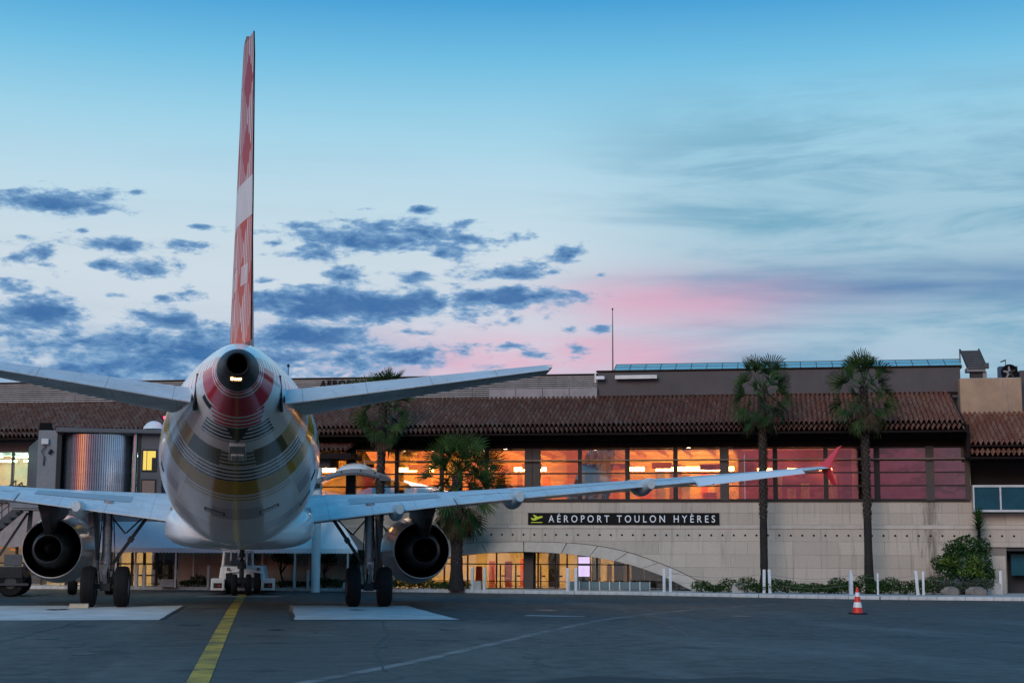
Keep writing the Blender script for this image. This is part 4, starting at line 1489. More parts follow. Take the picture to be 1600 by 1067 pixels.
def foil(st, x0, x1, np_=12):
    """ring of an aerofoil between chord fractions; st = X, nLE, nTE, zTE, incidence, thickness, camber"""
    X_, nle, nte, zte, inc, tk, cam = st
    ch = nte - nle
    inc = R(inc)
    up, lo = [], []
    for k in range(np_ + 1):
        f = 0.5 - 0.5 * math.cos(math.pi * k / np_)
        x = x0 + (x1 - x0) * f
        cb = cam * (math.sin(math.pi * x) * (0.55 + 0.55 * x))
        for lst, sg in ((up, 1), (lo, -1)):
            yv = (cb + sg * yt(x) * tk * (1.0 if sg > 0 else 0.85))
            if x > 0.999:
                yv = cb + sg * 0.003
            d = (1 - x) * ch
            lst.append((X_, nte - d * math.cos(inc) + yv * ch * math.sin(inc), zte + d * math.sin(inc) + yv * ch * math.cos(inc)))
    return up[::-1] + lo[1:] if x0 < 0.001 else up[::-1] + lo


def lerp_st(a, b, f):
    return tuple(p + (q - p) * f for p, q in zip(a, b))


def stat(tab, X_):
    for a, b in zip(tab, tab[1:]):
        if X_ <= b[0] + 1e-6:
            return lerp_st(a, b, (X_ - a[0]) / (b[0] - a[0]))
    return tab[-1]


def droop(ring, st, xh, deg):
    """turn a ring about the hinge at chord fraction xh"""
    X_, nle, nte, zte, inc, tk, cam = st
    ch = nte - nle
    d = (1 - xh) * ch
    hn, hz = nte - d * math.cos(R(inc)), zte + d * math.sin(R(inc))
    c_, s_ = math.cos(R(deg)), math.sin(R(deg))
    return [(x, hn + (n - hn) * c_ + (z - hz) * s_, hz - (n - hn) * s_ + (z - hz) * c_) for x, n, z in ring]


def surf(tab, X0, X1, x0, x1, sgn, dr=0.0, xh=0.78, steps=6):
    rings = []
    for k in range(steps + 1):
        st = stat(tab, X0 + (X1 - X0) * k / steps)
        r = foil(st, x0, x1)
        if dr:
            r = droop(r, st, xh, dr)
        rings.append([(sgn * x, YN(n), z) for x, n, z in r])
    return MB().loft(rings)


WING = [(1.4, 10.2, 17.2, 2.42, 4.6, 0.150, 0.012), (2.0, 10.5, 17.2, 2.48, 4.4, 0.150, 0.012), (6.3, 12.75, 17.25, 3.02, 2.6, 0.120, 0.018), (13.2, 16.2, 18.75, 3.70, 0.7, 0.115, 0.020), (16.95, 18.15, 19.35, 4.10, 0.4, 0.105, 0.018)]
XH = 0.76
for sgn in (-1, 1):
    wg = ap('wing', surf(WING, 1.4, 16.30, 0.0, XH - 0.004, sgn, steps=18), 'wing_grey', smooth=35)
    ap('wing_tip', surf(WING, 16.305, 16.95, 0.0, 1.0, sgn, steps=2), 'wing_grey', wg, smooth=35)
    ap('flap', surf(WING, 2.05, 6.24, XH, 1.0, sgn, 0.6, XH), 'wing_grey', wg, smooth=35)
    ap('flap', surf(WING, 6.30, 13.12, XH, 1.0, sgn, 0.6, XH, 10), 'wing_grey', wg, smooth=35)
    ap('aileron', surf(WING, 13.17, 16.27, XH, 1.0, sgn, 14.0, XH), 'white_paint', wg, smooth=35)
    # spoiler plates on the upper skin
    for a, b in ((3.2, 5.9), (6.45, 8.05), (8.1, 9.7), (9.75, 11.3), (11.35, 12.9)):
        vs = []
        for X_ in (a, b):
            st = stat(WING, X_)
            r = foil(st, 0.58, XH - 0.002, 6)[:7]
            vs.append([(sgn * x, YN(n), z + 0.010) for x, n, z in r])
        g = MB()
        g.add(vs[0] + vs[1], [(i, i + 1, 8 + i, 7 + i) for i in range(6)])
        ap('spoiler', g, 'panel_grey' if a < 6 else 'wing_grey', wg, normals=False)
    # flap track fairings
    for X_, ln, rad in ((4.55, 2.7, 0.24), (8.02, 2.9, 0.26), (11.75, 2.6, 0.235)):
        st = stat(WING, X_)
        nte, zte = st[2], st[3]
        rings = []
        for k in range(15):
            f = k / 14
            n = nte - ln + (ln + 0.34) * f
            w = rad * max(0.03, math.sin(math.pi * min(1, f * 0.80 + 0.02)) ** 0.75)
            if f > 0.93:
                w *= 0.90
            zc = zte + 0.10 - 0.17 * math.sin(math.pi * min(1.0, f * 1.05)) + (0.20 * (1 - f)) - 0.06
            rings.append([(sgn * X_ + w * 0.86 * math.cos(2 * math.pi * q / 18), YN(n), zc + w * 1.05 * math.sin(2 * math.pi * q / 18)) for q in range(18)])
        ap('flap_track_fairing', MB().loft(rings), 'wing_grey', wg, smooth=50)
    # static discharge wicks on the trailing edge
    for X_ in (13.6, 14.4, 15.2, 16.0, 16.6):
        st = stat(WING, X_)
        zz = st[3] - (0.12 if X_ < 16.3 else 0)
        ap('static_wick', MB().tube([(sgn * X_, YN(st[2] - 0.06), zz), (sgn * X_, YN(st[2] + 0.16), zz - 0.02)], 0.009, 5), 'soot_shade_black', wg)
    # wing-tip fence
    g = MB()
    xx = sgn * 16.97
    lean = sgn
    P = [(0, 18.35, 4.14), (0, 19.35, 4.12), (0.10, 19.62, 4.62), (0.13, 19.72, 4.74), (0.12, 19.42, 4.70)]
    g.poly([(xx + lean * a * 1.8, YN(n), z) for a, n, z in P], (lean * 0.035, 0, 0))
    P = [(0.0, 18.6, 4.13), (0.0, 19.40, 4.11), (0.07, 19.55, 3.62), (0.07, 19.30, 3.60)]
    g.poly([(xx + lean * a * 1.8, YN(n), z) for a, n, z in P], (lean * 0.035, 0, 0))
    ap('wingtip_fence', g, 'red_paint', wg, bevel=0.008)

    # ---- engine
    ex0, ez = sgn * 5.53, 1.66
    nac = [(YN(n), r) for n, r in ((11.0, 0.90), (10.93, 0.95), (11.0, 0.99), (11.3, 1.03), (11.9, 1.055), (12.6, 1.05), (13.2, 1.01), (13.8, 0.95), (14.45, 0.875), (14.5, 0.868), (14.5, 0.845), (14.2, 0.85), (13.0, 0.86), (11.9, 0.86), (11.3, 0.87), (11.0, 0.90))]
    en = ap('engine', MB().lathe(nac, (ex0, 0, ez), 'Y', 48), 'livery_pod', smooth=45)
    MB().lathe([(YN(11.9), 0.86), (YN(11.9), 0.30), (YN(11.5), 0.02)], (ex0, 0, ez), 'Y', 40).build('fan', M('gear_dark'), en, smooth=40)
    MB().lathe([(YN(14.49), 0.843), (YN(14.2), 0.846), (YN(13.3), 0.853)], (ex0, 0, ez), 'Y', 44).build('duct_shade_liner', M('soot_shade_black'), en, smooth=45, normals=False)  # added liner, near-black to paint in the shade inside the nozzle
    MB().lathe([(YN(13.3), 0.86), (YN(13.3), 0.5)], (ex0, 0, ez), 'Y', 40).build('fan_duct', M('soot_shade_black'), en, normals=False)
    MB().lathe([(YN(13.2), 0.66), (YN(13.8), 0.65), (YN(14.5), 0.58), (YN(15.2), 0.455), (YN(15.45), 0.405), (YN(15.46), 0.385), (YN(15.2), 0.37), (YN(14.6), 0.36)], (ex0, 0, ez), 'Y', 44).build('core_cowl', M('core_metal'), en, smooth=45)
    MB().lathe([(YN(14.6), 0.36), (YN(14.6), 0.22), (YN(15.3), 0.10), (YN(15.55), 0.03), (YN(15.56), 0.001)], (ex0, 0, ez), 'Y', 36).build('exhaust_plug', M('soot_shade_black'), en, smooth=45)
    MB().lathe([(YN(14.40), 0.885), (YN(14.495), 0.874), (YN(14.497), 0.868)], (ex0, 0, ez), 'Y', 48).build('nozzle_lip', M('bare_metal'), en, smooth=45)
    MB().lathe([(YN(11.3), 1.035), (YN(11.05), 1.005), (YN(10.92), 0.95), (YN(11.0), 0.895)], (ex0, 0, ez), 'Y', 48).build('inlet_lip', M('bare_metal'), en, smooth=45)
    # strake on the inboard side
    MB().poly([(ex0 - sgn * 0.85, YN(11.4), ez + 0.55), (ex0 - sgn * 0.85, YN(12.3), ez + 0.60), (ex0 - sgn * 1.05, YN(12.3), ez + 0.80)], (0, 0, 0.02)).build('strake', M('wing_grey'), en)
    # pylon
    rings = []
    for n, zb, zt, wb, wt in ((11.5, 2.68, 2.76, .05, .10), (12.4, 2.58, 3.02, .12, .20), (13.6, 2.35, 3.15, .15, .24), (14.5, 2.20, 3.10, .15, .26), (15.2, 1.96, 3.02, .11, .27), (15.75, 2.20, 3.0, .10, .26), (16.4, 2.62, 2.95, .10, .22)):
        rings.append([(ex0 + a, YN(n), z) for a, z in ((-wb, zb), (wb, zb), (wt * 0.8, zb * .5 + zt * .5), (wt, zt), (-wt, zt), (-wt * 0.8, zb * .5 + zt * .5))])
    ap('pylon', MB().loft(rings), 'pylon_brown', en, smooth=30)

    # ---- main landing gear
    gx = sgn * 3.795
    gr = ap('main_gear', MB().tube([(gx, 0, 1.30), (gx, 0.02, 3.05)], 0.135, 16).tube([(gx, 0, 1.28), (gx, 0, 1.42)], 0.155, 16).tube([(gx, 0, 2.2), (gx, 0, 2.3)], 0.15, 16), 'gear_grey', smooth=40)
    MB().tube([(gx, 0, 0.62), (gx, 0, 1.32)], 0.085, 14).build('piston', M('chrome'), gr, smooth=40)
    MB().tube([(gx - 0.62, 0, 0.585), (gx + 0.62, 0, 0.585)], 0.075, 12).box(gx - 0.14, gx + 0.14, -0.14, 0.14, 0.47, 0.73).build('axle', M('gear_dark'), gr, smooth=40)
    MB().bar((gx - sgn * 1.12, 0.12, 2.62), (gx - sgn * 0.17, 0.03, 1.22), 0.13, 0.10).bar((gx - sgn * 0.70, 0.1, 2.0), (gx - sgn * 0.62, 0.1, 1.88), 0.19, 0.15).build('side_brace', M('gear_dark'), gr, bevel=0.01)
    MB().bar((gx - sgn * 0.95, 0.1, 2.55), (gx - sgn * 0.52, 0.1, 2.12), 0.045).bar((gx - sgn * 0.12, 0.1, 2.55), (gx - sgn * 0.50, 0.1, 2.10), 0.045).build('lock_link', M('gear_dark'), gr)
    MB().bar((gx, -0.12, 1.24), (gx, -0.42, 0.98), 0.10, 0.05).bar((gx, -0.42, 0.98), (gx, -0.13, 0.70), 0.10, 0.05).build('torque_link', M('gear_grey'), gr)
    MB().bar((gx, 0.12, 1.9), (gx, 0.9, 2.75), 0.09).build('drag_strut', M('gear_dark'), gr)
    for dx, zz in ((0.10, 2.8), (0.17, 2.6), (-0.14, 2.7)):
        MB().tube([(gx + dx, -0.13, zz), (gx + dx * 1.3, -0.17, 1.9), (gx + dx * 1.5, -0.16, 1.3), (gx + dx * 1.2, -0.22, 0.9), (gx + dx, -0.12, 0.66)], 0.016, 6).build('hose', M('rubber'), gr)
    MB().hexa([(gx + sgn * 0.24, -0.55, 1.35), (gx + sgn * 0.24, 0.55, 1.35), (gx + sgn * 0.36, 0.55, 2.85), (gx + sgn * 0.36, -0.55, 2.85)], [(gx + sgn * 0.265, -0.55, 1.35), (gx + sgn * 0.265, 0.55, 1.35), (gx + sgn * 0.385, 0.55, 2.85), (gx + sgn * 0.385, -0.55, 2.85)]).build('gear_door', M('gear_dark'), gr)
    for dx in (-0.4635, 0.4635):
        c0 = gx + dx
        prof = [(-0.19, 0.30), (-0.20, 0.36), (-0.205, 0.46), (-0.185, 0.535), (-0.13, 0.572), (-0.092, 0.582), (-0.088, 0.574), (-0.080, 0.574), (-0.076, 0.585), (-0.034, 0.587), (-0.030, 0.578), (-0.022, 0.578), (-0.018, 0.587),
                (0.018, 0.587), (0.022, 0.578), (0.030, 0.578), (0.034, 0.587), (0.076, 0.585), (0.080, 0.574), (0.088, 0.574), (0.092, 0.582), (0.13, 0.572), (0.185, 0.535), (0.205, 0.46), (0.20, 0.36), (0.19, 0.30)]
        wh = ap('wheel', MB().lathe(prof, (c0, 0, 0.585), 'X', 48), 'rubber', gr, smooth=40)
        MB().lathe([(-0.19, 0.31), (-0.12, 0.29), (-0.10, 0.10), (0.10, 0.10), (0.12, 0.29), (0.19, 0.31)], (c0, 0, 0.585), 'X', 30).build('rim', M('gear_grey'), wh, smooth=40)

# belly fairing
rings = []
for n, hw, zb, zt in ((8.6, 0.8, 1.9, 2.4), (9.4, 1.55, 1.78, 2.7), (10.4, 1.95, 1.69, 2.9), (12.5, 2.06, 1.655, 3.0), (16, 2.08, 1.65, 3.0), (18.0, 2.07, 1.655, 3.0), (19.0, 2.02, 1.67, 2.95), (19.9, 1.90, 1.70, 2.85), (20.7, 1.6, 1.76, 2.6), (21.4, 1.0, 1.85, 2.3)):
    ring = []
    for k in range(40):
        a = 2 * math.pi * k / 40
        ca, sa = math.cos(a), math.sin(a)
        e = 0.62
        px = hw * math.copysign(abs(ca) ** e, ca)
        zc, rz = (zb + zt) / 2, (zt - zb) / 2
        ring.append((px, YN(n), zc + rz * math.copysign(abs(sa) ** e, sa)))
    rings.append(ring)
ap('belly_fairing', MB().loft(rings), 'white_paint', fu, smooth=50)

# ---- tailplane with drooped elevators
TAIL = [(0.25, 27.2, 31.30, 4.84, -4.6, 0.12, -0.004), (0.85, 27.75, 31.42, 4.91, -4.6, 0.115, -0.004), (6.22, 31.10, 32.45, 5.40, -4.2, 0.09, -0.002)]
for sgn in (-1, 1):
    tp_ = ap('tailplane', surf(TAIL, 0.25, 6.22, 0.0, 0.70, sgn, steps=8), 'wing_grey', smooth=35)
    ap('elevator', surf(TAIL, 0.93, 6.10, 0.704, 1.0, sgn, 19.0, 0.70, 8), 'wing_grey', tp_, smooth=35)
    for X_ in (2.2, 3.6, 4.8, 5.7):
        st = stat(TAIL, X_)
        zz = st[3] - 0.30 * (st[2] - st[1]) * 0.32 - 0.02
        ap('static_wick', MB().tube([(sgn * X_, YN(st[2] - 0.10), zz), (sgn * X_, YN(st[2] + 0.14), zz - 0.03)], 0.009, 5), 'soot_shade_black', tp_)
    ap('seal_plate', MB().hexa([(sgn * 0.86, YN(28.2), 4.60), (sgn * 0.86, YN(31.2), 4.42), (sgn * 0.80, YN(31.2), 5.15), (sgn * 1.05, YN(28.2), 5.2)], [(sgn * 0.895, YN(28.2), 4.60), (sgn * 0.895, YN(31.2), 4.42), (sgn * 0.83, YN(31.2), 5.15), (sgn * 1.08, YN(28.2), 5.2)]), 'gear_dark', tp_)

# ---- fin and rudder
FIN = [  # z, leading edge, hinge, trailing edge, half thickness
    (5.55, 24.6, 29.45, 31.15, 0.285), (6.2, 25.35, 29.72, 31.35, 0.27), (8.6, 27.9, 30.78, 32.15, 0.19), (11.2, 30.65, 31.95, 33.0, 0.105), (11.62, 31.2, 32.25, 33.15, 0.085), (11.76, 31.9, 32.4, 33.12, 0.03)]


def fin_ring(z, nle, nh, nte, ht, a, b):
    pts_r, pts_l = [], []
    ch = nte - nle
    for k in range(13):
        f = k / 12
        n = a + (b - a) * f
        x = (n - nle) / ch
        w = ht * yt(min(max(x, 0), 1)) / 0.5 if x < 0.999 else 0.004
        pts_r.append((max(w, 0.004), n, z))
        pts_l.append((-max(w, 0.004), n, z))
    return pts_r + pts_l[::-1]


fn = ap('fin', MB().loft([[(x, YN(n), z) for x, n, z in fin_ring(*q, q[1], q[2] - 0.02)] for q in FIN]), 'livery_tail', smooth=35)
rings = []
ca, sa = math.cos(R(-7.8)), math.sin(R(-7.8))
for q in FIN[1:-1]:
    q = (q[0] if q is not FIN[1] else 5.84, *q[1:])
    r = fin_ring(*q, q[2] + 0.01, q[3])
    rings.append([(x * ca - (n - q[2]) * sa, YN(q[2] + (n - q[2]) * ca + x * sa), z) for x, n, z in r])
ap('rudder', MB().loft(rings), 'livery_tail', fn, smooth=35)
te_ = [Vector((-(q[3] - q[2]) * sa, YN(q[2] + (q[3] - q[2]) * ca), q[0] if i_ else 5.84)) for i_, q in enumerate(FIN[1:-1])]
ap('trailing_edge', MB().tube(te_, 0.014, 6), 'soot_shade_black', fn)
g = MB().poly([(0.012, YN(21.8), 5.86), (0.012, YN(25.6), 5.84), (0.012, YN(25.9), 6.75), (0.012, YN(24.6), 6.05)], (-0.024, 0, 0))
ap('dorsal_fillet', g, 'white_paint', fn, bevel=0.008)

# ---- nose gear
ny = YN(5.06)
ng = ap('nose_gear', MB().tube([(0, ny, 0.55), (0, ny + 0.05, 2.3)], 0.085, 14).tube([(0, ny, 0.95), (0, ny, 1.15)], 0.16, 14).bar((0, ny, 1.3), (0, ny + 0.9, 2.1), 0.09), 'gear_dark', smooth=40)
MB().tube([(-0.33, ny, 0.385), (0.33, ny, 0.385)], 0.05, 10).box(-0.06, 0.06, ny - .08, ny + .08, 0.3, 0.6).build('axle', M('gear_dark'), ng)
for dx in (-0.25, 0.25):
    prof = [(-0.10, 0.19), (-0.11, 0.27), (-0.095, 0.345), (-0.06, 0.378), (0, 0.386), (0.06, 0.378), (0.095, 0.345), (0.11, 0.27), (0.10, 0.19)]
    wh = ap('wheel', MB().lathe(prof, (dx, ny, 0.385), 'X', 36), 'rubber', ng, smooth=40)
    MB().lathe([(-0.10, 0.20), (-0.05, 0.05), (0.05, 0.05), (0.10, 0.20)], (dx, ny, 0.385), 'X', 24).build('rim', M('gear_grey'), wh, smooth=40)
for sgn in (-1, 1):
    MB().box(sgn * 0.40 - 0.015, sgn * 0.40 + 0.015, ny - 0.2, ny + 1.6, 1.25, 1.95).build('gear_door', M('white_paint'), ng)
    MB().lathe([(ny - 0.14, 0.065), (ny - 0.16, 0.06), (ny - 0.165, 0.001)], (sgn * 0.11, 0, 1.32), 'Y', 14).build('taxi_light', M('bare_metal'), ng, smooth=40)

# ------------------------------------------------------------------ boarding bridge at the aeroplane's front left door
BR = thing('boarding_bridge', 'grey boarding bridge cab with corrugated silver shutter and lit yellow window', 'boarding bridge', (-5.2, 57.0, 0))


def br(name, g, m, parent=None, **k):
    return g.build(name, M(m), parent or BR, **k)


br('cab_roof', MB().box(-1.50, 2.25, -0.30, 2.6, 2.20 + 3.58, 2.36 + 3.58), 'bridge_grey', bevel=0.03)
br('cab_floor', MB().box(-2.1, 2.3, -0.9, 2.6, 3.15, 3.40), 'bridge_grey', bevel=0.03)
# curved shutter made of upright slats
me = MB().box(-0.029, 0.029, -0.030, 0.010, 3.40, 5.74).mesh('shutter_slat', M('slat_silver'))
ns = 44
for k in range(ns):
    a = math.pi * (1.06 + 0.88 * k / (ns - 1))
    o = link('shutter_slat', me, BR, (-0.10 + 1.225 * math.cos(a), 0.72 + 0.945 * math.sin(a), 0), (0, 0, math.atan2(math.sin(a) / 0.945, math.cos(a) / 1.225) + math.pi / 2))
g = MB()
g.lathe([(3.40, 1.19), (5.74, 1.19)], (0, 0, 0), 'Z', 40, a0=math.pi * 1.05, a1=math.pi * 1.95)
sh = br('shutter_skin', g, 'bridge_light', smooth=60, normals=False)
sh.scale = (1.0, 0.77, 1)
sh.location = (-0.10, 0.72, 0)
br('shutter_post', MB().box(-1.44, -1.30, -0.1, 0.8, 3.40, 5.78), 'gear_dark')
br('shutter_post', MB().tube([(1.27, 0.1, 3.4), (1.27, 0.1, 5.78)], 0.085, 14), 'slat_silver', smooth=40)
br('shutter_post', MB().box(1.37, 1.47, -0.02, 0.8, 3.40, 5.78), 'gear_dark')
br('door_wall', MB().box(1.47, 2.25, 0.0, 0.35, 3.40, 5.78), 'bridge_grey', bevel=0.02)
for z0, z1, m in ((4.48, 5.17, 'lamp_yellow'), (3.50, 4.10, None)):
    w = br('cab_window', MB().box(1.52, 2.06, -0.035, -0.003, z0 - 0.06, z1 + 0.06), 'gear_dark', bevel=0.02)
    if m:
        emit('window_yellow', (1.0, 0.74, 0.16), 0.95) if 'window_yellow' not in MATS else None
        MB().box(1.57, 2.01, -0.045, -0.037, z0, z1).build('lit_pane', M('window_yellow'), w)
        MB().box(1.88, 2.01, -0.056, -0.046, z0, z0 + 0.45).build('control_post', M('gear_dark'), w)
        MB().box(1.69, 1.71, -0.056, -0.046, z0, z1).build('window_bar', M('gear_dark'), w)
    else:
        MB().box(1.57, 2.01, -0.045, -0.037, z0, z1).build('dark_pane', M('rail_brown'), w)
# sloping bellows hood towards the aeroplane
g = MB().poly([(2.25, 0.3, 3.35), (2.55, 0.3, 3.35), (2.9, 0.3, 5.2), (2.45, 0.3, 6.12), (2.25, 0.3, 6.0), (1.55, 0.3, 5.95)], (0, 2.2, 0))
br('bellows_hood', g, 'bridge_grey', bevel=0.02)
br('roof_dome', MB().lathe([(6.0, 0.40), (6.10, 0.36), (6.22, 0.25), (6.29, 0.12), (6.305, 0.001)], (1.88, 0.5, 0), 'Z', 24), 'dome_white', smooth=50)
br('dome_base', MB().lathe([(5.9, 0.30), (6.0, 0.30), (6.005, 0.001)], (1.88, 0.5, 0), 'Z', 20), 'gear_dark', smooth=40)
bc = br('beacon_post', MB().tube([(2.27, 0.3, 6.0), (2.27, 0.3, 6.38)], 0.03, 8), 'gear_dark')
MB().lathe([(6.38, 0.05), (6.46, 0.05), (6.48, 0.001)], (2.27, 0.3, 0), 'Z', 12).build('beacon_lamp', M('red_beacon'), bc)
# equipment side and tunnel running back to the terminal
br('equipment_wall', MB().box(-2.12, -1.45, -0.05, 0.9, 3.40, 5.86), 'bridge_light', bevel=0.02)
br('cable_box', MB().box(-2.00, -1.75, -0.16, -0.05, 5.35, 5.55), 'galv', bevel=0.01)
br('wall_lamp', MB().tube([(-1.72, -0.10, 5.02), (-1.64, -0.14, 5.16)], 0.05, 8), 'gear_dark')
br('cable_loop', MB().tube([(-1.85, -0.1, 5.3), (-1.98, -0.14, 5.1), (-1.88, -0.12, 4.9), (-1.9, -0.08, 4.6)], 0.02, 6), 'gear_dark')
br('roof_box', MB().box(-2.12, -1.74, 0.1, 0.6, 5.87, 6.14), 'soot_shade_black', bevel=0.01)
tn = br('tunnel', MB().hexa([(-2.1, 0.9, 3.2), (-0.3, 2.6, 3.2), (-0.3, 2.6, 5.75), (-2.1, 0.9, 5.75)], [(-3.6, 8.2, 3.2), (-1.8, 8.2, 3.2), (-1.8, 8.2, 5.75), (-3.6, 8.2, 5.75)]), 'bridge_grey')
br('lift_column', MB().tube([(-0.2, 1.2, 0.0), (-0.2, 1.2, 3.2)], 0.24, 16), 'bridge_light', smooth=40)
br('bogie', MB().box(-1.0, 0.6, 0.8, 1.6, 0.45, 0.85), 'bridge_grey', bevel=0.03)
for x in (-0.85, 0.45):
    br('bogie_wheel', MB().lathe([(-0.14, 0.2), (-0.14, 0.42), (-0.1, 0.45), (0.1, 0.45), (0.14, 0.42), (0.14, 0.2)], (x, 1.2, 0.45), 'X', 28, cap=True), 'rubber', smooth=40)

# ------------------------------------------------------------------ second bridge canopy right of the fuselage
CN = thing('canopy_bridge', 'grey arched canopy with white dome on a pale column right of the fuselage', 'canopy', (2.83, 61.0, 0))
MB().tube([(0, 0, 0), (0, 0, 4.85)], 0.175, 20).build('column', M('dome_white'), CN, smooth=40)
ar = []
for k in range(17):
    f = k / 16
    x = -0.22 + 3.02 * f
    z = 4.16 + 0.60 * math.sin(math.pi * (0.04 + 0.80 * f)) ** 0.9
    ar.append((x, z))
g = MB()
for (x0, z0), (x1, z1) in zip(ar, ar[1:]):
    g.hexa([(x0, -0.25, z0 - 0.10), (x1, -0.25, z1 - 0.10), (x1, -0.25, z1 + 0.06), (x0, -0.25, z0 + 0.06)], [(x0, 1.9, z0 - 0.10), (x1, 1.9, z1 - 0.10), (x1, 1.9, z1 + 0.06), (x0, 1.9, z0 + 0.06)])
g.build('arched_frame', M('bridge_light'), CN)
g = MB()
for (x0, z0), (x1, z1) in zip(ar[3:14], ar[4:15]):
    g.hexa([(x0, -0.30, z0 - 0.18), (x1, -0.30, z1 - 0.18), (x1, -0.30, z1 - 0.09), (x0, -0.30, z0 - 0.09)], [(x0, -0.255, z0 - 0.18), (x1, -0.255, z1 - 0.18), (x1, -0.255, z1 - 0.09), (x0, -0.255, z0 - 0.09)])
g.build('arched_lip', M('bridge_grey'), CN)
for i in (2, 6, 10, 13):
    x, z = ar[i]
    MB().box(x - .03, x + .03, -0.275, -0.252, z - .04, z + .02).build('clip', M('gear_dark'), CN)
dm = MB().lathe([(0.0, 0.80), (0.06, 0.78), (0.2, 0.62), (0.31, 0.40), (0.37, 0.2), (0.385, 0.001)], (0, 0, 0), 'Z', 32).build('dome', M('dome_white'), CN, smooth=50, loc=(1.52, 0.8, 4.72))
MB().tube([(1.90, 0.0, 4.72), (1.83, 0.0, 5.14)], 0.012, 6).build('antenna', M('dome_white'), CN)
MB().hexa([(2.4, -0.3, 4.35), (2.80, -0.3, 4.35), (2.88, -0.3, 4.45), (2.4, -0.3, 4.62)], [(2.4, 1.9, 4.35), (2.80, 1.9, 4.35), (2.88, 1.9, 4.45), (2.4, 1.9, 4.62)]).build('end_bracket', M('bridge_grey'), CN, bevel=0.01)
MB().box(-0.34, 0.10, -0.3, 0.2, 4.05, 4.22).build('hinge_block', M('gear_dark'), CN, bevel=0.02)

# ------------------------------------------------------------------ white walkway canopy in front of the ground floor
WC = thing('walkway_canopy', 'long white fabric walkway canopy with scalloped edge behind the aeroplane', 'canopy', W(0, 2.0, 0.12), -FA)
TZ = -0.12
sa_, sb_ = -7.2, 5.45
roofg = MB().hexa([(sa_, -0.15, 1.66 + TZ), (sb_, -0.15, 1.66 + TZ), (sb_ - 1.0, 0.9, 2.72 + TZ), (sa_ + 1.4, 0.9, 2.72 + TZ)], [(sa_, -0.15, 1.69 + TZ), (sb_, -0.15, 1.69 + TZ), (sb_ - 1.0, 0.9, 2.75 + TZ), (sa_ + 1.4, 0.9, 2.75 + TZ)])
roofg.hexa([(sa_, 1.9, 1.66 + TZ), (sb_, 1.9, 1.66 + TZ), (sb_ - 1.0, 0.905, 2.72 + TZ), (sa_ + 1.4, 0.905, 2.72 + TZ)], [(sa_, 1.9, 1.69 + TZ), (sb_, 1.9, 1.69 + TZ), (sb_ - 1.0, 0.905, 2.75 + TZ), (sa_ + 1.4, 0.905, 2.75 + TZ)])
roofg.build('fabric_roof', M('canvas'), WC)
g = MB()
x = sa_
while x < sb_ - 0.01:
    x1 = min(x + 0.145, sb_)
    xm = (x + x1) / 2
    g.poly([(x, -0.16, 1.69 + TZ), (x, -0.16, 1.53 + TZ), (x + .03, -0.16, 1.505 + TZ), (xm, -0.16, 1.49 + TZ), (x1 - .03, -0.16, 1.505 + TZ), (x1, -0.16, 1.53 + TZ), (x1, -0.16, 1.69 + TZ)], (0, -0.008, 0))
    x = x1
g.build('scalloped_valance', M('canvas'), WC)
MB().hexa([(sb_ - 0.01, -0.14, 1.65 + TZ), (sb_ - 0.01, 1.88, 1.65 + TZ), (sb_ - 1.0, 0.92, 2.70 + TZ), (sb_ - 1.0, 0.90, 2.70 + TZ)], [(sb_ + 0.01, -0.14, 1.65 + TZ), (sb_ + 0.01, 1.88, 1.65 + TZ), (sb_ - 0.98, 0.92, 2.70 + TZ), (sb_ - 0.98, 0.90, 2.70 + TZ)]).build('gable_fabric', M('bridge_light'), WC)
for s in (-7.0, -4.6, -2.06, 0.9, 2.9, 5.05):
    for y in (-0.1, 1.8):
        p = MB().bar((s, y, 0.0), (s, y, 1.62 + TZ), 0.065).build('post', M('galv'), WC)

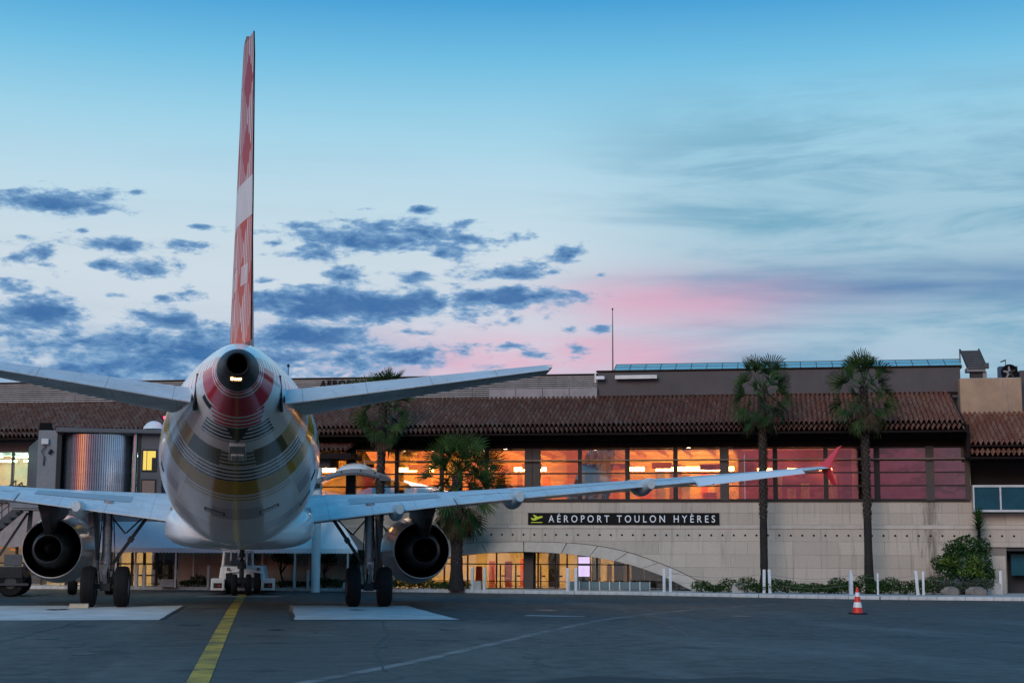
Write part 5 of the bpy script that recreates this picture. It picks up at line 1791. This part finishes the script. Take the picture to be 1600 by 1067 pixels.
# ------------------------------------------------------------------ pushback tug at the nose wheel
TG = thing('pushback_tug', 'white low pushback tug nosed up to the front landing gear', 'tug', (0.05, 58.6, 0))
MB().hexa([(-0.92, 0, 0.22), (0.92, 0, 0.22), (0.70, 0.1, 1.02), (-0.84, 0.1, 1.02)], [(-1.0, 3.6, 0.22), (1.0, 3.6, 0.22), (0.9, 3.5, 1.02), (-0.9, 3.5, 1.02)]).build('body', M('tug_white'), TG, bevel=0.05)
for sg in (-1, 1):
    b = MB().box(sg * 0.92 - 0.25, sg * 0.92 + 0.25, -0.55, 0.5, 0.14, 0.58).build('bumper_block', M('tug_white'), TG, bevel=0.04)
    MB().box(sg * 0.92 - 0.15, sg * 0.92 + 0.15, -0.565, -0.545, 0.24, 0.42).build('lamp_cluster', M('gear_dark'), b)
    MB().box(sg * 0.92 + 0.02, sg * 0.92 + 0.09, -0.572, -0.566, 0.29, 0.35).build('tail_lamp_lens', M('red_tail'), b)
    MB().box(sg * 0.92 - 0.255, sg * 0.92 + 0.255, -0.56, 0.5, 0.08, 0.135).build('rubber_skirt', M('rubber'), b)
    MB().bar((sg * 0.18, -0.02, 0.86), (sg * 0.70, -0.02, 0.80), 0.04, 0.07).build('hazard_strip', M('cone_white'), TG)
    MB().lathe([(-0.12, 0.2), (-0.12, 0.40), (-0.08, 0.44), (0.08, 0.44), (0.12, 0.40), (0.12, 0.2)], (sg * 0.52, 0.25, 0.45), 'X', 26, cap=True).build('wheel', M('rubber'), TG, smooth=40)
    MB().lathe([(-0.08, 0.05), (0.02, 0.065), (0.03, 0.02)], (sg * 0.55, -0.06, 0.92), 'Y', 12).build('work_lamp', M('dark_steel'), TG)
    MB().bar((-0.22 + sg * 0.56, 0.5, 1.0), (-0.22 + sg * 0.52, 0.75, 1.55), 0.07).bar((-0.22 + sg * 0.56, 2.0, 1.0), (-0.22 + sg * 0.52, 1.9, 1.55), 0.07).build('cab_pillar', M('tug_white'), TG)
MB().box(-0.80, 0.36, 0.7, 2.0, 1.545, 1.60).build('cab_roof', M('tug_white'), TG, bevel=0.02)
MB().hexa([(-0.72, 0.55, 1.04), (0.28, 0.55, 1.04), (0.26, 0.76, 1.53), (-0.70, 0.76, 1.53)], [(-0.72, 0.565, 1.04), (0.28, 0.565, 1.04), (0.26, 0.775, 1.53), (-0.70, 0.775, 1.53)]).build('windscreen', M('glass_cab'), TG)
MB().box(-0.55, -0.10, 1.4, 1.6, 1.02, 1.45).build('seat', M('dark_in'), TG)
MB().box(-0.45, 0.55, -0.1, 0.02, 0.25, 0.62).build('cradle', M('gear_dark'), TG, bevel=0.02)
MB().bar((0, -2.0, 0.35), (0, 0, 0.4), 0.09).build('tow_arm', M('gear_dark'), TG)

# ------------------------------------------------------------------ boarding stairs vehicle at the far left
ST = thing('stair_truck', 'dark wheeled boarding stairs parked behind the left engine', 'boarding stairs', (-9.0, 55.6, 0))
MB().box(-2.6, 1.55, 0.0, 1.9, 0.62, 1.02).build('chassis', M('gear_dark'), ST, bevel=0.03)
MB().box(-2.6, -1.2, 0.0, 1.9, 1.02, 1.95).build('cab', M('bridge_grey'), ST, bevel=0.08)
MB().box(0.2, 1.75, -0.06, 0.1, 0.38, 0.46).build('step_plate', M('dark_steel'), ST)
for x in (-1.9, 1.15):
    for y in (0.05, 1.6):
        w = MB().lathe([(-0.02, 0.22), (-0.03, 0.42), (0.03, 0.47), (0.23, 0.47), (0.28, 0.42), (0.28, 0.22)], (x, y, 0.47), 'Y', 30, cap=True).build('wheel', M('rubber'), ST, smooth=40)
        MB().lathe([(-0.035, 0.20), (-0.025, 0.08), (-0.024, 0.001)], (x, y, 0.47), 'Y', 20).build('rim', M('dark_steel'), w, smooth=40)
P0, P1 = Vector((-1.0, 0, 1.0)), Vector((1.2, 0, 3.0))
for y in (0.15, 1.65):
    MB().bar(P0 + Vector((0, y, 0)), P1 + Vector((0, y, 0)), 0.06, 0.16).build('stringer', M('dark_steel'), ST)
    MB().bar(P0 + Vector((-.05, y, 1.0)), P1 + Vector((-.05, y, 1.0)), 0.05).bar(P0 + Vector((-.05, y, .55)), P1 + Vector((-.05, y, .55)), 0.035).build('handrail', M('dark_steel'), ST)
    for k in range(6):
        p = P0.lerp(P1, k / 5) + Vector((-.02, y, 0))
        MB().bar(p, p + Vector((-.03, 0, 1.0)), 0.035).build('baluster', M('dark_steel'), ST)
for k in range(11):
    p = P0.lerp(P1, (k + .5) / 11)
    MB().box(p.x - .12, p.x + .12, 0.18, 1.62, p.z - .015, p.z + .02).build('tread', M('galv'), ST)
MB().box(1.1, 1.95, 0.1, 1.7, 2.98, 3.06).box(1.0, 1.95, 0.06, 0.10, 3.05, 3.24).build('platform', M('bridge_light'), ST)
MB().bar((1.5, 0.9, 0.9), (1.6, 0.9, 3.0), 0.14).bar((0.3, 0.9, 0.9), (1.5, 0.9, 2.9), 0.08).build('lift_strut', M('dark_steel'), ST)
MB().box(0.9, 1.5, 0.0, 0.06, 1.05, 1.45).build('tool_locker', M('bridge_grey'), ST, bevel=0.02)

# wheel chock
ck_ = MB().poly([(-0.16, 0, 0), (-0.16, 0.26, 0), (-0.16, 0.20, 0.10), (-0.16, 0.10, 0.13), (-0.16, 0.02, 0.10)], (0.52, 0, 0)).build('wheel_chock', M('tan_block'), None, loc=(-4.52, 45.10, 0.006), bevel=0.01)
tag(ck_, 'pale wooden wheel chock against the outer left main wheel', 'chock')

# ------------------------------------------------------------------ traffic cone
TCN = thing('traffic_cone', 'red and white traffic cone standing alone on the apron', 'traffic cone', (16.65, 40.1, 0.002))
MB().poly([(-0.20, -0.20, 0), (0.20, -0.20, 0), (0.20, 0.20, 0), (-0.20, 0.20, 0)], (0, 0, 0.035)).build('base', M('rubber'), TCN, bevel=0.012)


def cr(z):
    return 0.145 - (0.145 - 0.028) * (z - 0.035) / 0.69


for z0, z1, m in ((0.035, 0.18, 'cone_red'), (0.18, 0.32, 'cone_white'), (0.32, 0.47, 'cone_red'), (0.47, 0.58, 'cone_white'), (0.58, 0.725, 'cone_red')):
    dr = 0.002 if m == 'cone_white' else 0
    prof = [(z0, cr(z0) + dr), (z1, cr(z1) + dr)] + ([(z1, 0.001)] if z1 > 0.7 else [])
    MB().lathe(prof, (0, 0, 0), 'Z', 28).build('sleeve' if dr else 'cone_body', M(m), TCN, smooth=40)

# ------------------------------------------------------------------ white posts, concrete feet, cords
bm_ = MB().box(-0.055, 0.055, -0.055, 0.055, 0, 0.88).mesh('bollard', M('bollard_white'))
BOL = [(-4.09, 1.2, 'left one of the two white posts by the walkway canopy, left of the nose gear'),
       (-3.76, 1.2, 'right one of the two white posts by the walkway canopy, left of the nose gear'),
       (-1.02, 1.2, 'single white post just left of the pushback tug'),
       (2.60, 1.2, 'taller white post just right of the pushback tug'),
       (3.16, 1.2, 'white post beside the pale canopy column, right of the tug'),
       (6.71, 1.2, 'white post half hidden behind the right engine'),
       (9.85, 1.2, 'white post rising behind the concrete block by the lit doors'),
       (10.34, 1.2, 'white post in front of the red-lit entrance door'),
       (13.65, 1.4, 'left one of the two white posts at the end of the bench row'),
       (13.97, 1.4, 'right one of the two white posts at the end of the bench row'),
       (17.38, 1.6, 'left one of the close pair of white posts at the arch end'),
       (17.62, 1.6, 'right one of the close pair of white posts at the arch end'),
       (21.14, 2.2, 'left one of two white posts at the foot of a tall palm'),
       (21.36, 2.2, 'right one of two white posts at the foot of a tall palm'),
       (24.29, 2.7, 'pointed white post behind the traffic cone'),
       (25.26, 2.6, 'slim white post right of the traffic cone'),
       (26.66, 2.8, 'leaning white post left of the big shrub'),
       (26.86, 2.75, 'upright white post touching the leaning one'),
       (29.77, 1.2, 'white post on the concrete block by the side door')]
for i, (s, t, lb) in enumerate(BOL):
    p = W(s, t, 0.11)
    if 'pointed' in lb:
        o = MB().poly([(-0.06, -0.06, 0), (0.06, -0.06, 0), (0.06, 0.06, 0), (-0.06, 0.06, 0)], (0, 0, 0.66)).hexa([(-0.06, -0.06, 0.66), (0.06, -0.06, 0.66), (0.06, 0.06, 0.66), (-0.06, 0.06, 0.66)], [(-0.015, -0.015, 0.9), (0.015, -0.015, 0.9), (0.015, 0.015, 0.9), (-0.015, 0.015, 0.9)]).build('bollard', M('bollard_white'), None, loc=p)
    else:
        o = link('bollard', bm_, None, p, (0, 0, -FA + 0.1 * math.sin(i * 7)), 0.012)
        if 'slim' in lb: o.scale = (0.65, 0.65, 0.88)
        if 'taller' in lb: o.scale = (1, 1, 1.04)
        if 'beside' in lb: o.scale = (0.9, 0.9, 0.82)
        if 'leaning' in lb and 'touching' not in lb: o.rotation_euler = (0, -0.07, -FA)
        if 'touching' in lb: o.scale = (0.8, 0.8, 0.97)
        if 'foot of' in lb: o.rotation_euler = (0, 0.02 * (-1) ** i, -FA)
    tag(o, lb, 'post', 'white posts along the pavement')
for (s, t, w, h, lb) in [(-2.66, 1.3, .62, .32, 'low pale concrete block at a canopy post, left of the tug'), (9.98, 1.05, .46, .34, 'concrete block in front of the lit entrance doors'), (20.18, 1.8, .46, .37, 'concrete block in the low hedge right of the arch'), (29.52, 1.15, .52, .42, 'concrete block beside the side door of the right wing'), (4.95, 1.6, .40, .26, 'small concrete block by the small tree right of the fuselage')]:
    o = MB().hexa([(-w / 2, -.2, 0), (w / 2, -.2, 0), (w / 2, .2, 0), (-w / 2, .2, 0)], [(-w / 2 + .02, -.17, h), (w / 2 - .02, -.17, h), (w / 2 - .02, .17, h), (-w / 2 + .02, .17, h)]).build('concrete_block', M('concrete_block'), None, loc=W(s, t, 0.118), rot=(0, 0, -FA), bevel=0.015)
    tag(o, lb, 'block', 'concrete feet along the pavement')
CORDS = [(17.62, 1.6, 21.14, 2.2, 0.72, 'upper cord strung between the arch posts and the palm posts'), (21.36, 2.2, 24.29, 2.7, 0.70, 'upper cord between the palm posts and the pointed post'), (21.36, 2.2, 24.29, 2.7, 0.36, 'lower cord between the palm posts and the pointed post'), (24.29, 2.7, 26.66, 2.8, 0.74, 'cord from the pointed post to the leaning post'), (26.86, 2.75, 29.77, 1.2, 0.62, 'cord from the leaning posts to the side door post')]
for (s0, t0, s1, t1, h, lb) in CORDS:
    P = []
    for k in range(11):
        f = k / 10
        P.append(W(s0 + (s1 - s0) * f, t0 + (t1 - t0) * f, 0.11 + h - 0.16 * 4 * f * (1 - f)))
    tag(MB().tube(P, 0.006, 5).build('barrier_cord', M('cord')), lb, 'cord', 'cords between the white posts')

# ------------------------------------------------------------------ row of seats along the entrance glass
names = ['first', 'second', 'third', 'fourth', 'fifth', 'sixth', 'seventh', 'eighth']
for k in range(8):
    s = 13.80 + k * 0.395
    B = thing('bench_seat', 'dark teal seat below the arch, %s of the row from the left' % names[k], 'seat', W(s, 0.55, 0.12), -FA, 'row of seats under the arch')
    MB().hexa([(-0.17, 0.0, 0.05), (0.17, 0.0, 0.05), (0.17, 0.05, 0.33), (-0.17, 0.05, 0.33)], [(-0.17, 0.025, 0.05), (0.17, 0.025, 0.05), (0.17, 0.075, 0.33), (-0.17, 0.075, 0.33)]).build('back_panel', M('bench_teal'), B)
    MB().box(-0.17, 0.17, 0.08, 0.42, 0.14, 0.17).build('seat', M('bench_teal'), B)
    for x in (-0.187, 0.187):
        MB().box(x - 0.012, x + 0.012, -0.02, 0.06, 0.0, 0.355).build('leg', M('galv'), B)

# ------------------------------------------------------------------ things on the roof
RM_ = thing('roof_mast', 'thin tall mast standing on the terminal roof', 'mast', W(14.65, -6.0, 9.1), -FA)
MB().tube([(0, 0, 0), (0, 0, 1.7), (0, 0, 3.12)], [0.035, 0.028, 0.016], 8).build('pole', M('rail_brown'), RM_, smooth=40)
MB().lathe([(3.10, 0.03), (3.16, 0.04), (3.20, 0.001)], (0, 0, 0), 'Z', 10).build('tip', M('gear_dark'), RM_)
FX = thing('flood_lamp', 'white flood lamp on a bracket at the corner of the dark roof wall', 'lamp', W(14.18, -3.45, 8.7), -FA)
MB().box(-0.03, 0.03, -0.05, 0.0, 0.0, 0.42).build('bracket', M('galv'), FX)
MB().box(0.0, 0.40, -0.16, 0.0, 0.12, 0.27).build('housing', M('dome_white'), FX, bevel=0.02)
o = MB().box(0, 1.78, -0.14, 0.02, 0.0, 0.085).box(0, 1.78, -0.12, 0.02, 0.09, 0.16).build('wall_light_trough', M('galv'), None, loc=W(15.02, -3.45, 8.83), rot=(0, 0, -FA), bevel=0.01)
tag(o, 'long pale light trough mounted on the dark roof wall', 'light')
RK = thing('solar_rack', 'dark slatted rack tilted on the end of the roof', 'rack', W(29.2, -4.0, 9.16), -FA)
MB().hexa([(0.30, -0.05, 0.05), (1.05, -0.05, 0.05), (0.82, 0.35, 0.76), (0.10, 0.35, 0.76)], [(0.30, 0.0, 0.05), (1.05, 0.0, 0.05), (0.82, 0.40, 0.76), (0.10, 0.40, 0.76)]).build('panel', M('dark_steel'), RK)
for k in range(9):
    f = (k + .5) / 9
    MB().bar((0.30 - 0.20 * f, -0.07 + 0.40 * f, 0.05 + .71 * f), (1.05 - 0.23 * f, -0.07 + 0.40 * f, 0.05 + .71 * f), 0.025, 0.03).build('slat', M('bridge_grey'), RK)
for a, b in (((0.28, -0.06, 0.0), (0.05, 0.36, 0.82)), ((1.05, -0.06, 0.0), (0.80, 0.36, 0.82)), ((0.05, 0.36, 0.0), (0.05, 0.38, 0.82))):
    MB().bar(a, b, 0.05).build('frame', M('dark_steel'), RK)
MB().box(0.30, 1.13, -0.10, 0.02, -0.05, 0.05).box(0.92, 1.13, -0.12, 0.1, 0.0, 0.18).build('foot_beam', M('dark_steel'), RK)
AF = thing('cooling_fan', 'dark round fan unit with pale blades on the ochre wall', 'fan unit', W(31.05, -3.6, 8.62), -FA)
mat('fan_blue', (0.02, 0.05, 0.12), 0.5)
MB().box(-0.38, 0.36, 0.02, 0.5, 0.0, 0.54).build('casing', M('fan_blue'), AF, bevel=0.02)
MB().lathe([(0.0, 0.33), (-0.05, 0.33), (-0.05, 0.27), (0.01, 0.27), (0.01, 0.001)], (0.03, 0, 0.28), 'Y', 32).build('shroud', M('soot_shade_black'), AF, smooth=40)
for k in range(5):
    a = R(95 + 72 * k)
    d = Vector((math.cos(a), 0, math.sin(a)))
    n_ = Vector((-d.z, 0, d.x))
    c0 = Vector((0.03, -0.02, 0.28))
    MB().hexa([c0 + d * .04 - n_ * .05, c0 + d * .04 + n_ * .05, c0 + d * .25 + n_ * .03, c0 + d * .25 - n_ * .03], [p + Vector((0, -0.015, 0)) for p in (c0 + d * .04 - n_ * .05, c0 + d * .04 + n_ * .05, c0 + d * .25 + n_ * .03, c0 + d * .25 - n_ * .03)]).build('blade', M('gear_grey') if k in (0, 1, 2) else M('gear_dark'), AF)
AN = thing('roof_antenna', 'small dark antenna above the round fan unit', 'antenna', W(31.0, -4.0, 8.6), -FA)
MB().tube([(0, 0, 0.45), (0, 0, 0.88)], 0.015, 6).build('pole', M('gear_dark'), AN)
MB().box(-0.03, 0.03, -0.03, 0.03, 0.0, 0.46).build('foot', M('gear_dark'), AN)
MB().hexa([(-0.20, -0.05, 0.76), (0.0, -0.05, 0.82), (0.0, -0.05, 0.88), (-0.20, -0.05, 0.80)], [(-0.20, 0.05, 0.76), (0.0, 0.05, 0.82), (0.0, 0.05, 0.88), (-0.20, 0.05, 0.80)]).build('head', M('gear_dark'), AN)
LP = thing('roof_vane', 'tiny dark pole with a ball on the roof right of the tail', 'pole', W(0.35, -4.2, 9.1), -FA)
MB().tube([(0, 0, 0), (0, 0, 0.60)], 0.02, 6).build('pole', M('gear_dark'), LP)
MB().lathe([(0.56, 0.03), (0.62, 0.07), (0.68, 0.06), (0.72, 0.001)], (0, 0, 0), 'Z', 10).build('ball', M('gear_dark'), LP, smooth=40)

# ------------------------------------------------------------------ fan palms
def fan_leaf(name, m, seed, Rr=0.62, Lp=0.5, spread=150, nb=20, droopy=0.25):
    r = random.Random(seed)
    g = MB()
    # stalk
    g.tube([(0, 0, 0), (Lp * 0.5, 0, 0.03), (Lp, 0, 0.0)], [0.018, 0.012, 0.008], 4)
    hub = Vector((Lp, 0, 0))
    for k in range(nb):
        a = R(-spread / 2 + spread * (k + .5) / nb)
        da = R(spread / nb) * 0.46
        L = Rr * (0.82 + 0.18 * math.cos(a)) * r.uniform(0.9, 1.06)
        fold = 0.018 * (1 if k % 2 else -1)

        def at(rad, ang, z):
            return hub + Vector((rad * math.cos(ang), rad * math.sin(ang), z))
        tipdrop = -droopy * L * r.uniform(0.5, 1.6)
        cup = 0.10 * abs(a) ** 1.5
        p0, p1 = at(0.03, a - da, 0), at(0.03, a + da, 0)
        q0, q1 = at(L * .40, a - da, fold - droopy * .12 * L + cup), at(L * .40, a + da, -fold - droopy * .12 * L + cup)
        w0, w1 = at(L * .80, a - da * .45, tipdrop * .45 + cup), at(L * .80, a + da * .45, tipdrop * .45 + cup)
        tp = at(L * r.uniform(.93, 1.0), a + r.uniform(-.03, .03), tipdrop + cup)
        g.add([p0, p1, q1, q0, w0, w1, tp], [(0, 1, 2, 3), (3, 2, 5, 4), (4, 5, 6)])
    return g.mesh(name, M(m), None, False)


LEAF = [fan_leaf('leaf', 'frond', k, nb=17, droopy=0.04 + 0.09 * k, Rr=0.66, Lp=0.72, spread=150) for k in range(4)]
DRY = [fan_leaf('dry_leaf', 'frond_dry', 20 + k, spread=95, nb=12, droopy=0.2, Rr=0.66) for k in range(3)]


def palm(label, s, t, H, zc, r_low, z_boot, nleaf, ndry, seed, size=1.0, skirt=0.8, lean=0.0):
    rn = random.Random(seed)
    base = W(s, t, 0.10)
    P = thing('fan_palm', label, 'palm tree', base, rn.uniform(0, 6), 'fan palms in front of the terminal')
    pts, rad = [], []
    for k in range(17):
        f = k / 16
        z = zc * f
        rr_ = r_low * (1.35 - 0.35 * min(1, f * 6)) * (1 - 0.12 * f) + rn.uniform(-.008, .008)
        pts.append((lean * f * f, 0, z))
        rad.append(rr_)
    P_tr = MB().tube(pts, rad, 14).build('trunk', M('bark'), P, smooth=50)
    # old leaf bases on the upper trunk
    g = MB()
    z, a = z_boot, 0.0
    while z < zc - 0.05:
        a += 2.4
        f = z / zc
        rr_ = r_low * (1 - 0.12 * f)
        c0 = Vector((lean * f * f, 0, z))
        d = Vector((math.cos(a), math.sin(a), 0))
        n_ = Vector((-d.y, d.x, 0))
        w = rn.uniform(.045, .075)
        h = rn.uniform(.10, .18)
        o_ = rn.uniform(.05, .10)
        b0 = c0 + d * (rr_ * 0.85)
        g.add([b0 - n_ * w, b0 + n_ * w, b0 + d * (o_ * .6) + n_ * w * .8 + Vector((0, 0, h * .5)), b0 + d * (o_ * .6) - n_ * w * .8 + Vector((0, 0, h * .5)), b0 + d * o_ + Vector((0, 0, h))], [(0, 1, 2, 3), (3, 2, 4), (0, 3, 4), (1, 4, 2)])
        z += 0.016
    tag(g.build('leaf_bases', M('boot'), P, normals=False), kind='stuff')
    for k in range(nleaf):
        f = (k + .5) / nleaf
        a = k * 2.39996 + rn.uniform(-.3, .3)
        # from upright in the middle to hanging at the bottom
        pitch = R(84 - 150 * f + rn.uniform(-14, 14))
        z = zc + 0.12 * size - 0.80 * f ** 1.5 * size
        o = link('leaf', LEAF[k % 4], P, (lean + 0.05 * math.cos(a), 0.05 * math.sin(a), z))
        o.rotation_euler = (rn.uniform(.4, 1.25) * rn.choice((-1, 1)) if 0.2 < f < 0.75 else rn.uniform(-.8, .8), -pitch, a)
        sc = size * rn.uniform(0.75, 1.08) * (0.92 if f < .12 else 1.0)
        o.scale = (sc, sc, sc)
    for k in range(ndry):
        f = (k + .5) / ndry
        a = k * 2.39996 + 1.0
        pitch = R(-58 - 26 * rn.random())
        z = zc - 0.45 * size - skirt * f
        o = link('dry_leaf', DRY[k % 3], P, (lean * (z / zc) ** 2 + 0.12 * math.cos(a), 0.12 * math.sin(a), z))
        o.rotation_euler = (rn.uniform(-.5, .5), -pitch, a)
        sc = size * rn.uniform(0.7, 1.0)
        o.scale = (sc, sc, sc)
    return P


palm('tall fan palm left of the arch, its crown in front of the tiled roof', 6.15, 1.6, 8.45, 7.35, 0.165, 2.6, 38, 14, 31, 1.12, 0.55, 0.10)
palm('short bushy fan palm behind the right engine with a shaggy skirt', 9.30, 1.6, 5.6, 4.45, 0.24, 0.9, 44, 60, 32, 1.36, 0.8)
palm('tall slim fan palm right of the black airport sign', 21.15, 1.4, 8.85, 7.72, 0.145, 2.75, 36, 12, 33, 1.06, 0.45, -0.05)
palm('tall slim fan palm at the wing tip, rightmost of the palms', 25.02, 1.4, 8.95, 7.78, 0.155, 2.75, 38, 18, 37, 1.08, 0.6, 0.12)


# ------------------------------------------------------------------ shrubs and small trees
def leaves(g, centre, rad, n, size, rn, flat=0.0, shell=0.35):
    for _ in range(n):
        while True:
            u = Vector((rn.uniform(-1, 1), rn.uniform(-1, 1), rn.uniform(-1, 1)))
            if shell < u.length <= 1:
                break
        p = Vector(centre) + Vector((u.x * rad[0], u.y * rad[1], u.z * rad[2]))
        d = Vector((rn.gauss(0, 1), rn.gauss(0, 1), rn.gauss(0, 1) * (1 - flat))).normalized()
        e = d.cross(Vector((rn.gauss(0, 1), rn.gauss(0, 1), rn.gauss(0, 1)))).normalized()
        L = size * rn.uniform(.6, 1.3)
        w = L * 0.42
        g.add([p - d * L * .5, p + e * w * .5, p + d * L * .5, p - e * w * .5], [(0, 1, 2, 3)])
    return g


rn = random.Random(77)
SH = thing('big_shrub', 'big round green shrub with yellow-green leaves at the right end of the wall', 'shrub', W(28.45, 1.35, 0.12), -FA)
g1, g2 = MB(), MB()
for cx, cy, cz, rx, rz, n in ((-0.05, 0, 1.15, 0.72, 0.75, 1500), (-0.62, 0.0, 0.95, 0.42, 0.55, 650), (0.62, 0.05, 1.0, 0.48, 0.85, 800), (0.15, 0, 1.75, 0.55, 0.45, 650), (-0.35, 0, 1.6, 0.42, 0.4, 420), (0.9, 0, 0.75, 0.25, 0.5, 260), (-0.95, 0, 1.15, 0.25, 0.3, 170), (0.75, 0, 1.75, 0.3, 0.35, 220)):
    leaves(g1, (cx, cy, cz), (rx, rx * .8, rz), n, 0.13, rn)
for cx, cy, cz, rx, rz, n in ((-0.45, -0.35, 1.2, 0.4, 0.2, 150), (0.3, -0.45, 1.15, 0.4, 0.35, 220), (0.1, -0.45, 0.85, 0.4, 0.2, 120), (0.55, -.4, .75, .2, .2, 60), (-.75, -.3, 1.2, .2, .15, 50)):
    leaves(g2, (cx, cy, cz), (rx, 0.18, rz), n, 0.13, rn, 0, 0.0)
tag(g1.build('foliage', M('leaf_dark'), SH, normals=False), kind='stuff')
tag(g2.build('bright_foliage', M('leaf_bright'), SH, normals=False), kind='stuff')
MB().tube([(0, 0, 0), (0.03, -.2, 0.35), (0.0, 0, 0.9)], [0.05, 0.045, 0.03], 8).tube([(0.02, -.2, 0.3), (0.25, -.15, 0.6), (0.4, 0, 1.0)], [0.035, 0.03, 0.02], 6).tube([(0.02, -.2, 0.3), (-0.25, -.1, 0.7), (-0.45, 0, 1.1)], [0.035, 0.03, 0.02], 6).build('stem', M('bark'), SH, smooth=50)
# yucca
YC = thing('yucca', 'spiky yucca rising behind the big shrub', 'yucca', W(29.12, 0.75, 0.12), -FA)
MB().tube([(0, 0, 0), (0.02, 0, 1.2), (0, 0, 2.75)], [0.09, 0.07, 0.05], 8).build('trunk', M('bark'), YC, smooth=50)
yl = MB()
yl.hexa([(0, -.012, 0), (0.0, .012, 0), (0.0, .012, .004), (0, -.012, .004)], [(0.42, -.001, .0), (.42, .001, .0), (.42, .001, .002), (.42, -.001, .002)])
ylm = yl.mesh('leaf', M('leaf_dark'))
for v in ylm.vertices:
    v.co.y *= 2.6
for k in range(140):
    a = k * 2.39996
    f = k / 140
    o = link('leaf', ylm, YC, (0, 0, 1.95 + 0.95 * f))
    o.rotation_euler = (0, -R(-25 + 95 * f + rn.uniform(-12, 12)), a)
    sc = rn.uniform(.8, 1.15)
    o.scale = (sc, 1.3, 1)
HB_ = [('clipped_bush', 'low grey-green bush below the big shrub', 28.3, 2.1, (0.95, 0.35, 0.26), 0.30, 1100, 'leaf_olive'),
       ('hedge', 'short stretch of low green hedge at the foot of the arch', 19.3, 1.75, (0.75, 0.3, 0.25), 0.26, 900, 'hedge'),
       ('hedge', 'long low green hedge between the concrete block and the palm posts', 22.0, 1.9, (1.75, 0.45, 0.28), 0.30, 2600, 'hedge'),
       ('hedge', 'leafy low hedge behind the traffic cone', 24.6, 2.0, (1.0, 0.45, 0.36), 0.36, 1700, 'hedge'),
       ('hedge', 'low hedge behind the leaning posts', 26.5, 2.1, (1.0, 0.45, 0.33), 0.34, 1500, 'hedge'),
       ('hedge', 'dark low hedge behind the right engine and doors', 7.9, 1.25, (1.75, 0.3, 0.22), 0.26, 1700, 'hedge'),
       ('hedge', 'dark low bush left of the tug', -1.6, 0.75, (0.7, 0.3, 0.20), 0.26, 700, 'leaf_dark'),
       ('hedge', 'dark low bush under the small trees right of the tug', 3.4, 0.75, (1.6, 0.3, 0.18), 0.24, 1300, 'leaf_dark')]
for nm, lb, s, t, rad, zc, n, m in HB_:
    g = MB()
    # lumpy: a few overlapping mounds
    k = max(3, int(rad[0] * 4))
    for q in range(k):
        cx = -rad[0] + 2 * rad[0] * (q + .5) / k
        h = rn.uniform(.55, 1.10)
        leaves(g, (cx, rn.uniform(-.1, .1), zc * h), (rad[0] / k * 1.7, rad[1], rad[2] * h), n * 2 // k, 0.09, rn, 0, 0.0)
    H_ = thing(nm, lb, 'hedge' if nm == 'hedge' else 'bush', W(s, t, 0.12), -FA)
    tag(g.build('foliage', M(m), H_, normals=False), kind='stuff')
    st = MB()
    for q in range(k):
        cx = -rad[0] + 2 * rad[0] * (q + .5) / k
        st.tube([(cx, 0, 0), (cx + .03, 0, zc)], [0.02, 0.012], 5)
    st.build('stems', M('bark'), H_)
RK2 = [(27.85, 2.45, .24, 'pale rough boulder under the clipped bush'), (28.75, 2.35, .28, 'flat grey boulder next to the side-door block')]
for s, t, r_, lb in RK2:
    g = MB()
    rings = []
    for i in range(7):
        ph = math.pi * i / 6
        rings.append([(r_ * 1.5 * max(.02, math.sin(ph)) * math.cos(2 * math.pi * q / 12) * rn.uniform(.88, 1.1), r_ * .6 * max(.02, math.sin(ph)) * math.sin(2 * math.pi * q / 12) * rn.uniform(.88, 1.1), .13 + -.2 * math.cos(ph) * rn.uniform(.85, 1.1)) for q in range(12)])
    o = g.loft(rings).build('boulder', M('boulder'), None, smooth=35, loc=W(s, t, 0.10), rot=(0, 0, -FA))
    tag(o, lb, 'boulder')
TR = [('small dark tree under the fuselage, just right of the tug', 1.95, 0.9, 1.35, 0.5, 41), ('small dark tree by the pale canopy column', 3.75, 0.9, 1.40, 0.5, 42), ('small leafy tree standing behind the tug cab', 0.2, 0.6, 1.5, 0.6, 43), ('small dark tree right of the main wheels of the right gear', 5.0, 0.7, 1.3, 0.45, 44)]
for lb, s, t, h, r_, sd in TR:
    rq = random.Random(sd)
    T = thing('small_tree', lb, 'tree', W(s, t, 0.12), -FA)
    g = MB().tube([(0, 0, 0), (0.05, 0, .3), (-0.04, 0, .6), (0.02, 0, h - .3)], [.05, .04, .035, .02], 8)
    cr_ = MB()
    for k in range(7):
        a = k * 2.4
        tip = Vector((r_ * .75 * math.cos(a) * rq.uniform(.5, 1), r_ * .5 * math.sin(a), h - .1 + rq.uniform(-.28, .22)))
        g.tube([(-.02, 0, .55), tip.lerp(Vector((0, 0, .6)), .5) + Vector((0, 0, -.05)), tip], [.025, .018, .01], 6)
        leaves(cr_, tip, (r_ * .48, r_ * .45, r_ * .34), 230, 0.075, rq, 0, 0.0)
    g.build('trunk', M('bark'), T, smooth=50)
    tag(cr_.build('crown', M('leaf_dark'), T, normals=False), kind='stuff')
